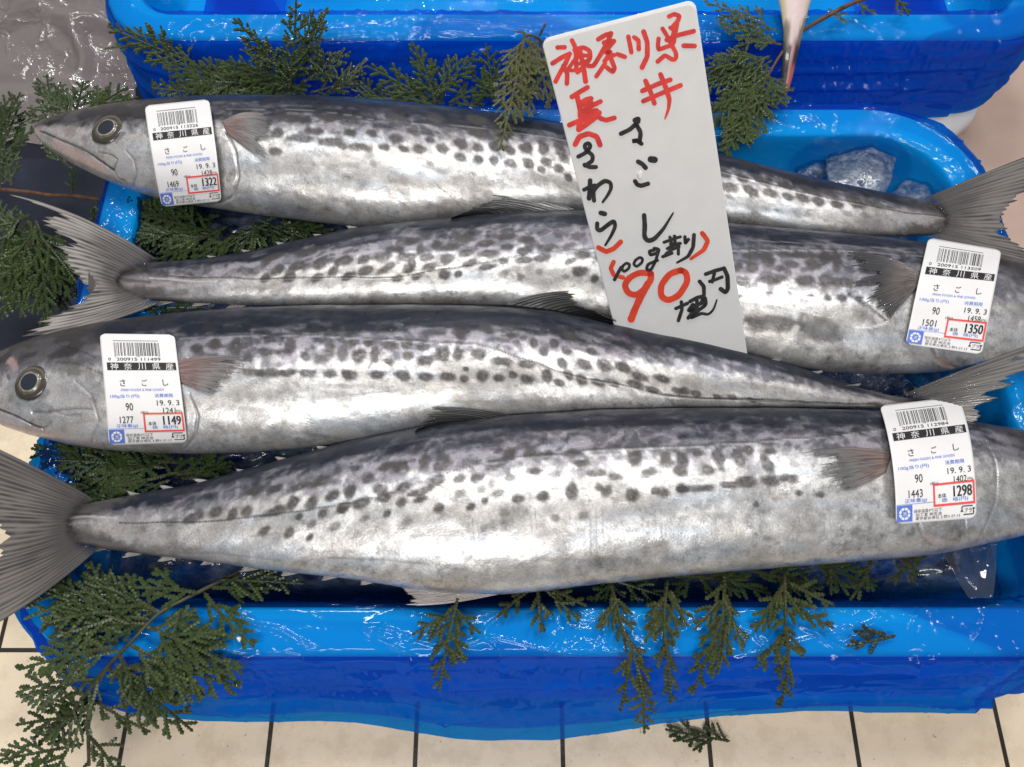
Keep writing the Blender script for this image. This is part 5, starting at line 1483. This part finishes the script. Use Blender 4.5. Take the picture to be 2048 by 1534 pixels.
def frond(bp, tp, W, sag, rnd, scale=1.0, curl=0.0, dens=1.0):
    """one flat spray: returns beads (pos, dir, normal, length, width, level) ; bp,tp world points"""
    bp, tp = np.asarray(bp, float), np.asarray(tp, float)
    ax = tp - bp
    L = np.linalg.norm(ax)
    e1 = ax / L
    view = CAM - 0.5 * (bp + tp); view /= np.linalg.norm(view)
    up = 0.6 * np.array([0, 0, 1.0]) + 0.4 * view + np.array([rnd.uniform(-.35, .35), rnd.uniform(-.35, .35), 0])
    nn = up - (up @ e1) * e1
    nn /= np.linalg.norm(nn)
    e2 = np.cross(nn, e1)
    out = []
    step = 0.00165 * scale
    def grow(x, y, zz, ang, length, level, slope):
        n = max(2, int(length / step))
        c = rnd.uniform(-1, 1) * (0.9 if level else 0.25) + (curl if level == 0 else -0.45 * math.copysign(1, ang) * (level > 0))
        side = rnd.choice((-1, 1))
        gap0 = {0: 2.2, 1: 1.9, 2: 2.2}.get(level, 9)
        nxt = {0: 1.5, 1: 1.6, 2: 1.6}.get(level, 99)
        for k in range(n):
            s = k / n
            a = ang + c * s * 0.55
            dx, dy = math.cos(a), math.sin(a)
            wob = rnd.uniform(-.16, .16)
            wid = (0.0024, 0.0028, 0.0029, 0.0028)[level] * scale * (1 - 0.25 * s) * rnd.uniform(.9, 1.12)
            out.append((x, y, zz, dx, dy, slope + wob, step * 2.05, wid, level, s))
            x += dx * step; y += dy * step; zz += slope * step
            if level < 3 and k >= nxt and k < n - 1:
                rem = length * (1 - s)
                if level == 0:
                    cl = L * W * 1.32 * (1 - s) ** 0.75 * min(1, 0.55 + 2.2 * s) * rnd.uniform(.72, 1.08)
                elif level == 1:
                    cl = rem * 0.68 * rnd.uniform(.65, 1.05)
                else:
                    cl = min(rem * 0.6, 0.007 * scale) * rnd.uniform(.6, 1.0)
                if cl > step * 1.8:
                    a2 = a + side * R(rnd.uniform(30, 48))
                    grow(x, y, zz, a2, cl, level + 1, slope * .5 + rnd.uniform(-.22, .16))
                side = -side
                nxt = k + gap0 * rnd.uniform(.75, 1.3) / dens
    grow(0, 0, 0, R(rnd.uniform(-4, 4)) - curl * 0.25, L, 0, 0)
    a = np.array(out)
    pos = bp + a[:, :1] * e1 + a[:, 1:2] * e2 + a[:, 2:3] * nn
    q = np.clip(a[:, 0] / L, 0, 1.2)
    pos[:, 2] -= sag * q ** 2 + sag * 1.2 * (a[:, 1] / L) ** 2
    d = a[:, 3:4] * e1 + a[:, 4:5] * e2 + a[:, 5:6] * nn
    d /= np.linalg.norm(d, axis=1)[:, None]
    n3 = nn - (d @ nn)[:, None] * d
    n3 /= np.linalg.norm(n3, axis=1)[:, None]
    return pos, d, n3, a[:, 6], a[:, 7], a[:, 8], a[:, 9]

def beads_mesh(fr, tint, rnd):
    pos, d, n3, ln, wd, lv, s = fr
    k = len(pos)
    b = np.cross(n3, d)
    h = pos + d * (ln * 0.62)[:, None]
    th = wd * 0.33
    V = np.stack([pos - d * (ln * .12)[:, None], h + b * (wd * .5)[:, None], h + n3 * th[:, None], h - b * (wd * .5)[:, None], h - n3 * th[:, None], pos + d * ln[:, None]], 1)
    T = (np.arange(k)[:, None, None] * 6 + OCT_T[None]).reshape(-1, 3)
    rn = np.random.default_rng(rnd.randint(0, 10 ** 6))
    base = np.array(tint)
    young = np.array((0.075, 0.100, 0.020))
    f = np.clip(0.15 + 0.45 * (s ** 2) * (lv >= 1) + rn.normal(0, .12, k), 0, 1)[:, None]
    C = base * (1 - f * .55) + young * f * .55
    C = C * rn.uniform(.72, 1.28, (k, 1))
    brown = (lv == 0) & (s < .35)
    C[brown] = C[brown] * .75 + np.array((.065, .040, .02)) * .25
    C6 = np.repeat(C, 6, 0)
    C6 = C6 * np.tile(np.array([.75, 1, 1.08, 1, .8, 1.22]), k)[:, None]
    return V.reshape(-1, 3), T, np.clip(C6, .004, .5)

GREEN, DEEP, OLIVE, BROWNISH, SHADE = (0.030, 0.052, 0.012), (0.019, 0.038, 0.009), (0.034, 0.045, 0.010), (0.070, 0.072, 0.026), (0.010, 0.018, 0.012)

def sprig(label, fronds, stem=None, tint=GREEN, seed=1, scale=1.0, dens=1.18, name='cypress_sprig', brown=False):
    rnd = random.Random(seed)
    b0 = P(fronds[0][0], fronds[0][1], fronds[0][2])
    root = thing(name, label, 'cypress sprig', b0, 'cypress sprigs garnishing the fish')
    for fr in fronds:
        bx, by, bz, tx, ty, tz, W = fr[:7]
        sag = fr[7] if len(fr) > 7 else 0.002
        if by > 1180 and bz > ZF + 0.02 and len(fr) < 8:
            over = lambda y: 0.008 if y < 1310 else 0.008 - (y - 1310) * 0.00036
            if by < 1310 < ty:
                bz, tz, sag = max(bz, 0.010), 0.012, min(0.05, 0.022 * max(0.3, (ty - 1310) / 80))
            else:
                bz, tz = max(bz, over(by)), max(tz, over(ty))
        elif 1140 < by <= 1180 and ty > 1310:
            bz, tz, sag = 0.010, 0.014, 0.022 * max(0.3, (ty - 1310) / 80)
        elif 1140 < by <= 1180 and ty > 1200:
            bz, tz = max(bz, 0.008), max(tz, 0.008)
        curl = fr[8] if len(fr) > 8 else rnd.uniform(-.35, .35)
        fm = frond(P(bx, by, bz), P(tx, ty, tz), W, sag, rnd, scale, curl, dens)
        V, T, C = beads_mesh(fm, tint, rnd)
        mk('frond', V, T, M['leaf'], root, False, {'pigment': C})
    if stem:
        st = np.array(stem, float)
        q = curve(st, 50, 0.03)
        pts = P(q[:, 0], q[:, 1], q[:, 2])
        kn = 1 + 0.25 * (vnoise(np.arange(50) / 2.5, np.zeros(50), seed) - .5)
        V, F = tube(pts, q[:, 3] * kn, 10)
        mk('stem', V, F, M['stem'] if brown else M['greenstem'], root)
    return root

# bottom left, the largest branch
sprig('largest cypress branch, fanning over the near left box corner down to the tiles',
      [(259, 1247, .010, 44, 1150, .004, .42), (228, 1293, -.004, 30, 1316, -.030, .40), (189, 1357, -.030, 28, 1386, -.050, .45), (176, 1431, -.05, 30, 1436, -.07, .45), (167, 1488, -.065, -6, 1522, -.085, .45), (176, 1470, -.06, 236, 1550, -.085, .40),
       (180, 1520, -.07, 120, 1610, -.09, .4), (211, 1335, -.022, 398, 1436, -.045, .42), (290, 1251, .010, 486, 1330, -.012, .42), (260, 1290, -.004, 462, 1380, -.035, .45), (316, 1225, .010, 205, 1160, .012, .45), (408, 1185, .008, 496, 1300, .004, .36), (360, 1222, .010, 335, 1310, -.004, .45),
       (395, 1185, .006, 262, 1176, .014, .45), (440, 1159, .002, 606, 1165, .000, .32), (240, 1310, -.012, 300, 1420, -.045, .42), (205, 1345, -.03, 130, 1440, -.06, .4), (186, 1400, -.04, 290, 1470, -.07, .40), (300, 1240, .008, 160, 1215, .0, .38)],
      [(483, 1141, -.004, .0012), (395, 1185, .005, .0011), (316, 1225, .010, .0010), (264, 1282, .009, .0010), (211, 1335, -.001, .0010), (185, 1387, -.020, .0011), (176, 1453, -.044, .0010), (178, 1530, -.07, .0009)], GREEN, 101, 1.18)
sprig('cypress spray hanging over the near rim, below the pale anal fin',
      [(917, 1190, .004, 876, 1378, -.034, .36), (905, 1212, .006, 955, 1268, -.004, .4), (900, 1225, .006, 826, 1262, .0, .42), (890, 1290, -.008, 930, 1322, -.02, .42)], None, OLIVE, 111, 1.1)
sprig('short cypress tuft spread on the near rim in the middle',
      [(1075, 1172, .003, 1086, 1266, .004, .42), (1085, 1174, .003, 1154, 1244, .004, .38), (1070, 1172, .003, 994, 1234, .005, .38), (1090, 1172, .003, 1170, 1208, .003, .36)], None, OLIVE, 113, 1.1)
sprig('longest hanging cypress spray, tip reaching below the liner hem',
      [(1220, 1165, .003, 1262, 1300, .000, .34), (1250, 1262, .004, 1300, 1395, -.034, .38), (1285, 1350, -.022, 1274, 1466, -.055, .26), (1235, 1200, .004, 1200, 1262, .003, .4), (1262, 1300, -.004, 1245, 1420, -.04, .30)], None, OLIVE, 117, 1.1)
sprig('cypress spray right of the longest one, tip touching it',
      [(1335, 1160, .003, 1322, 1310, -.004, .40), (1330, 1270, .004, 1345, 1400, -.036, .36), (1340, 1180, .004, 1378, 1255, .003, .42), (1325, 1200, .004, 1290, 1280, .002, .4)], None, OLIVE, 119, 1.1)
sprig('cypress spray with forked tips, third from the right on the near rim',
      [(1449, 1146, .003, 1432, 1290, .000, .38), (1440, 1240, .004, 1403, 1390, -.034, .34), (1446, 1190, .004, 1486, 1300, -.004, .38), (1440, 1200, .004, 1385, 1255, .003, .4), (1452, 1250, .003, 1450, 1345, -.02, .4)], None, OLIVE, 121, 1.12)
sprig('bushy cypress spray with one frond pointing right, before the ink-dark leaf',
      [(1568, 1146, .003, 1572, 1290, .000, .40), (1570, 1250, .004, 1588, 1410, -.036, .32), (1575, 1200, .004, 1668, 1262, .003, .34), (1580, 1165, .003, 1668, 1212, .003, .36), (1560, 1180, .004, 1506, 1262, .003, .42), (1575, 1270, .002, 1612, 1300, .0, .4), (1562, 1270, .0, 1522, 1340, -.02, .4)], None, OLIVE, 123, 1.14)
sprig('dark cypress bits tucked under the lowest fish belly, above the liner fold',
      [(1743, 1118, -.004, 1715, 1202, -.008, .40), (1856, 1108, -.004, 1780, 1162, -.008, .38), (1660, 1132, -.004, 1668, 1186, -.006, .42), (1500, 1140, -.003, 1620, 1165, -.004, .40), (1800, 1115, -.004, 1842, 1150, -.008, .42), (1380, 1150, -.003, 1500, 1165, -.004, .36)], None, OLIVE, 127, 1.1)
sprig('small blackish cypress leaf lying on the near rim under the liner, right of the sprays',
      [(1792, 1271, .0035, 1694, 1296, .0035, .34, 0), (1772, 1268, .0035, 1708, 1262, .0035, .25, 0)], None, SHADE, 131, 1.1)  # dark tint stands in for the dimming by film over the leaf
sprig('small cypress bit lying on the tiles below the box',
      [(1460, 1482, ZF + .006, 1332, 1456, ZF + .006, .40, 0), (1452, 1482, ZF + .006, 1432, 1448, ZF + .006, .3, 0)], None, DEEP, 133, 1.1)
# under the third fish
sprig('cypress fronds sticking out left from under the belly of the third fish',
      [(330, 935, .004, 112, 922, .004, .42), (335, 950, .004, 126, 982, .004, .42), (300, 935, .004, 60, 894, .002, .36), (290, 960, .003, 150, 1004, .004, .4), (340, 960, .002, 250, 985, .002, .5), (320, 930, .004, 200, 940, .005, .5), (360, 925, .004, 230, 912, .004, .5)],
      None, DEEP, 141, 1.12)
sprig('cypress fronds between the third and lowest fish, pointing right',
      [(330, 950, .002, 456, 914, .002, .44), (350, 950, .002, 458, 944, .002, .44), (340, 945, .002, 306, 906, .003, .5), (360, 955, .0, 420, 966, .0, .5)], None, DEEP, 143, 1.12)
sprig('tiny cypress tip between the second tail and the back of the third fish',
      [(412, 614, .004, 282, 628, .004, .36), (400, 618, .004, 300, 640, .003, .36)], None, GREEN, 145)
# between first and second fish
sprig('cypress fronds filling the gap below the head of the topmost fish',
      [(430, 468, -.004, 206, 456, -.006, .40), (415, 462, -.003, 186, 426, -.006, .38), (455, 452, -.003, 318, 516, -.004, .42), (400, 474, -.003, 296, 518, -.004, .42), (420, 440, -.005, 250, 418, -.006, .42), (470, 470, -.003, 380, 520, -.003, .42)],
      None, DEEP, 151, 1.08)
sprig('dark cypress fronds under the belly of the topmost fish, left of the back fin',
      [(506, 438, -.004, 516, 504, -.003, .45), (513, 436, -.004, 622, 478, -.004, .40), (560, 452, -.004, 680, 462, -.004, .36), (540, 445, -.004, 440, 496, -.004, .42), (600, 460, -.004, 560, 490, -.003, .42)], None, DEEP, 153, 1.05)
# left
sprig('hanging clump of cypress left of the second tail fin',
      [(56, 425, -.02, 18, 580, -.05, .36), (62, 440, -.02, 80, 655, -.05, .32), (70, 440, -.02, 142, 592, -.04, .34), (42, 430, -.02, -10, 560, -.05, .36), (70, 450, -.02, 48, 636, -.05, .34), (80, 470, -.02, 150, 560, -.03, .40), (60, 430, -.015, -20, 452, -.03, .42), (75, 480, -.02, 110, 630, -.045, .36), (60, 480, -.02, 10, 640, -.05, .34)],
      None, GREEN, 161, 1.1, 1.25)
sprig('brown woody twig with green side shoots lying left of the topmost jaw',
      [(22, 372, -.02, 6, 262, -.02, .30), (12, 300, -.02, 74, 246, -.018, .34), (4, 250, -.02, 34, 182, -.02, .36), (146, 388, -.018, 136, 326, -.02, .26), (138, 332, -.02, 76, 288, -.02, .36), (196, 400, -.012, 180, 446, -.016, .40), (2, 300, -.02, -8, 200, -.02, .36)],
      [(-40, 376, -.022, .0015), (0, 379, -.020, .0015), (60, 384, -.018, .0014), (98, 391, -.016, .0014), (147, 391, -.014, .0013), (208, 400, -.010, .0013), (330, 414, -.004, .0011)], DEEP, 163, 1.0, brown=True)
sprig('cypress spray above the snout of the topmost fish',
      [(140, 230, -.02, 86, 180, -.02, .40), (138, 228, -.02, 52, 210, -.022, .34), (150, 228, -.016, 272, 188, -.012, .34), (143, 226, -.018, 132, 176, -.018, .36), (200, 210, -.012, 278, 210, -.008, .40), (190, 214, -.014, 196, 168, -.014, .40)], None, GREEN, 165, 1.05)
# behind the topmost fish
sprig('upright cypress sprig with tall tips before the back box',
      [(578, 180, .004, 584, -10, .060, .30), (590, 150, .010, 656, 10, .060, .36), (606, 165, .006, 700, 96, .030, .40), (567, 150, .008, 472, 28, .055, .34), (560, 130, .016, 478, 92, .034, .38), (600, 120, .02, 630, 20, .060, .36)], None, GREEN, 171, 1.08)
sprig('low dense cypress fronds sweeping left along the back of the topmost fish',
      [(575, 170, .002, 372, 150, .006, .40), (590, 186, .000, 350, 196, -.004, .34), (600, 180, .002, 440, 120, .018, .42), (620, 185, .002, 712, 160, .004, .42), (640, 190, .0, 480, 200, -.002, .36), (560, 160, .004, 420, 180, .0, .42)], None, DEEP, 173, 1.05, 1.15)
sprig('cypress frond reaching left towards the corner of the back box',
      [(392, 128, .000, 216, 44, .024, .30, .0, -.3), (340, 100, .010, 318, 50, .026, .30), (372, 120, .006, 384, 84, .018, .30), (300, 90, .010, 206, 92, .012, .22), (400, 150, -.004, 336, 150, .0, .38), (311, 190, -.012, 302, 158, -.004, .36)], None, GREEN, 175, 1.08)
sprig('cypress sprig with three spread tips in the middle before the back box',
      [(871, 208, .000, 832, 74, .026, .36), (871, 196, .002, 950, 98, .024, .40), (856, 200, .0, 730, 142, .010, .36), (830, 200, -.002, 712, 186, -.004, .34), (900, 205, .0, 960, 170, .004, .40), (880, 215, -.002, 800, 190, .002, .42)], None, GREEN, 177, 1.05)
sprig('cypress sprig just left of the drooping brownish one',
      [(985, 205, .000, 964, 82, .024, .34), (1005, 212, .0, 946, 132, .014, .40), (1000, 215, .0, 1050, 180, .006, .42), (960, 215, -.002, 900, 200, .0, .4)], None, DEEP, 179, 1.05)
sprig('drooping brownish cypress sprig hanging over the back of the topmost fish beside the sign',
      [(1050, 64, .050, 1018, 298, .046, .24, .0), (1060, 70, .050, 1064, 232, .040, .34, .0), (1072, 74, .048, 1108, 216, .040, .36, .0), (1045, 80, .046, 1020, 190, .040, .34, .0), (1052, 66, .052, 1030, 60, .054, .3), (1078, 72, .05, 1092, 48, .06, .3), (1080, 80, .045, 1130, 180, .035, .34), (1050, 90, .044, 1050, 200, .036, .36)],
      [(1085, 82, .046, .0009), (1062, 68, .051, .0009), (1048, 72, .049, .0009), (1040, 110, .048, .0008), (1030, 180, .046, .0007)], BROWNISH, 181, 1.05, 1.15)
sprig('leafy cypress branch between the sign and the hanging fish tail, stem to the top right',
      [(1556, 62, .012, 1410, 4, .020, .34), (1566, 90, .008, 1470, 70, .014, .36), (1540, 116, .004, 1412, 112, .010, .38), (1534, 140, .0, 1414, 152, .004, .40), (1515, 188, .006, 1424, 212, .002, .40), (1500, 230, .008, 1428, 246, .004, .40), (1504, 222, .008, 1448, 312, .008, .40), (1530, 150, .002, 1480, 255, .006, .42), (1545, 120, .002, 1440, 190, .002, .42), (1480, 274, .008, 1504, 292, .008, .4), (1656, 17, .012, 1694, 46, .014, .38), (1707, 2, .012, 1754, 22, .014, .36), (1786, -8, .012, 1824, 26, .014, .34), (1540, 112, .010, 1400, 170, .012, .46), (1520, 170, .010, 1420, 250, .010, .46), (1500, 200, .010, 1450, 300, .012, .46), (1560, 90, .010, 1440, 40, .016, .42), (1535, 130, .008, 1500, 270, .010, .44)],
      [(1840, -60, .014, .0017), (1755, -12, .013, .0017), (1690, 12, .013, .0017), (1601, 62, .012, .0016), (1570, 96, .008, .0013), (1539, 144, .000, .0010), (1495, 239, .008, .0008)], GREEN, 191, 1.05, 1.15, brown=True)

sprig('dense dark cypress mass around the foot of the upright sprig',
      [(560, 195, -.004, 380, 168, -.002, .46), (520, 190, -.002, 330, 120, .012, .40), (600, 190, -.002, 520, 70, .030, .42), (560, 190, -.002, 640, 90, .024, .42), (480, 195, -.004, 300, 186, -.006, .40), (640, 196, -.004, 740, 120, .010, .40), (470, 190, -.004, 420, 130, .008, .44)], None, DEEP, 201, 1.05, 1.3)
sprig('low dark cypress fronds lying between the middle sprigs and the topmost back',
      [(760, 206, -.006, 700, 150, .002, .44), (800, 210, -.006, 690, 195, -.006, .42), (900, 220, -.006, 820, 160, .004, .44), (930, 222, -.006, 990, 150, .008, .42), (860, 215, -.006, 760, 170, .0, .44), (980, 228, -.006, 1060, 190, .0, .42)], None, DEEP, 203, 1.05, 1.3)
sprig('dark cypress clump at the left picture edge, above the brown woody twig',
      [(-10, 330, -.03, 40, 215, -.03, .40), (0, 380, -.04, 10, 300, -.04, .44), (-20, 260, -.04, 30, 190, -.03, .40), (20, 470, -.05, -10, 400, -.05, .42)], None, DEEP, 205, 1.05, 1.25)
sprig('second dark cypress layer low beneath the second tail fin',
      [(70, 470, -.05, 30, 620, -.07, .44), (100, 500, -.05, 150, 640, -.06, .44), (40, 480, -.05, -10, 600, -.07, .44), (120, 480, -.04, 200, 600, -.05, .42)], None, DEEP, 207, 1.1, 1.3)
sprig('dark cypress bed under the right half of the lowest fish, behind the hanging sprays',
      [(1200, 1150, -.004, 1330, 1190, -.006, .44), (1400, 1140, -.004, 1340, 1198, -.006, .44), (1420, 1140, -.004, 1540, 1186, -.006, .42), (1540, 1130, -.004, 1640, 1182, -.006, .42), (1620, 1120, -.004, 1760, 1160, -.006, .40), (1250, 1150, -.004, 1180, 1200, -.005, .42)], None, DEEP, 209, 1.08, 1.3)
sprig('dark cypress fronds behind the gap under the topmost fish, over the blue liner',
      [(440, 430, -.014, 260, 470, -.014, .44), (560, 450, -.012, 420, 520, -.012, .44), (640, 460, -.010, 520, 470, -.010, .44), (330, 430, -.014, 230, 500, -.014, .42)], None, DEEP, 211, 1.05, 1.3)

def clear_scrap():
    q = [P(1878, 1068, .004)[:2], P(2010, 1062, .004)[:2], P(1982, 1196, -.004)[:2], P(1938, 1198, -.004)[:2]]
    cloth('plastic_scrap', q, lambda x, y, u, v: -0.004 + 0.004 * (fbm(x / 0.012, y / 0.02, 15, 3) - .5) + 0.005 * np.maximum(0, ridged(x / 0.014, y / 0.05, 17) - .6), 70, 70, M['scrap'],
          'wrinkled scrap of clear film beneath the jaw of the lowest fish', 'plastic film')
clear_scrap()

sprig('broad dark cypress layer beneath the largest branch, over the left box corner',
      [(330, 1225, .006, 90, 1190, .004, .44), (300, 1250, .004, 80, 1250, .002, .44), (330, 1235, .004, 440, 1300, .002, .44), (240, 1300, -.012, 90, 1340, -.03, .44), (230, 1330, -.02, 350, 1400, -.04, .44), (200, 1400, -.05, 90, 1480, -.07, .44), (420, 1175, .002, 540, 1180, .0, .42), (260, 1330, -.02, 400, 1350, -.03, .44)], None, DEEP, 213, 1.18, 1.25)
sprig('dark cypress spray between the topmost snout and the clear plastic bag',
      [(120, 235, -.03, 80, 150, -.03, .44), (170, 225, -.03, 250, 165, -.02, .44), (150, 230, -.03, 170, 160, -.03, .46), (110, 240, -.03, 30, 225, -.03, .42)], None, DEEP, 215, 1.05, 1.3)

# ------------------------------------------------------------------ crumbs
for (px, py, z, r, lab) in [(358, 1238, .006, .0016, 'white foam crumb on the liner among the lower cypress, left one'), (478, 1276, .004, .0016, 'white foam crumb on the liner near the right tips of the big branch'),
                            (35, 703, .004, .0013, 'tiny white crumb left of the head of the third fish')]:
    Vb, Fb = blob(int(px), P(px, py, z), r, r * 1.3, r * .8)
    tag(mk('foam_crumb', Vb, Fb, M['foam']), lab, 'foam crumb', 'white foam crumbs')
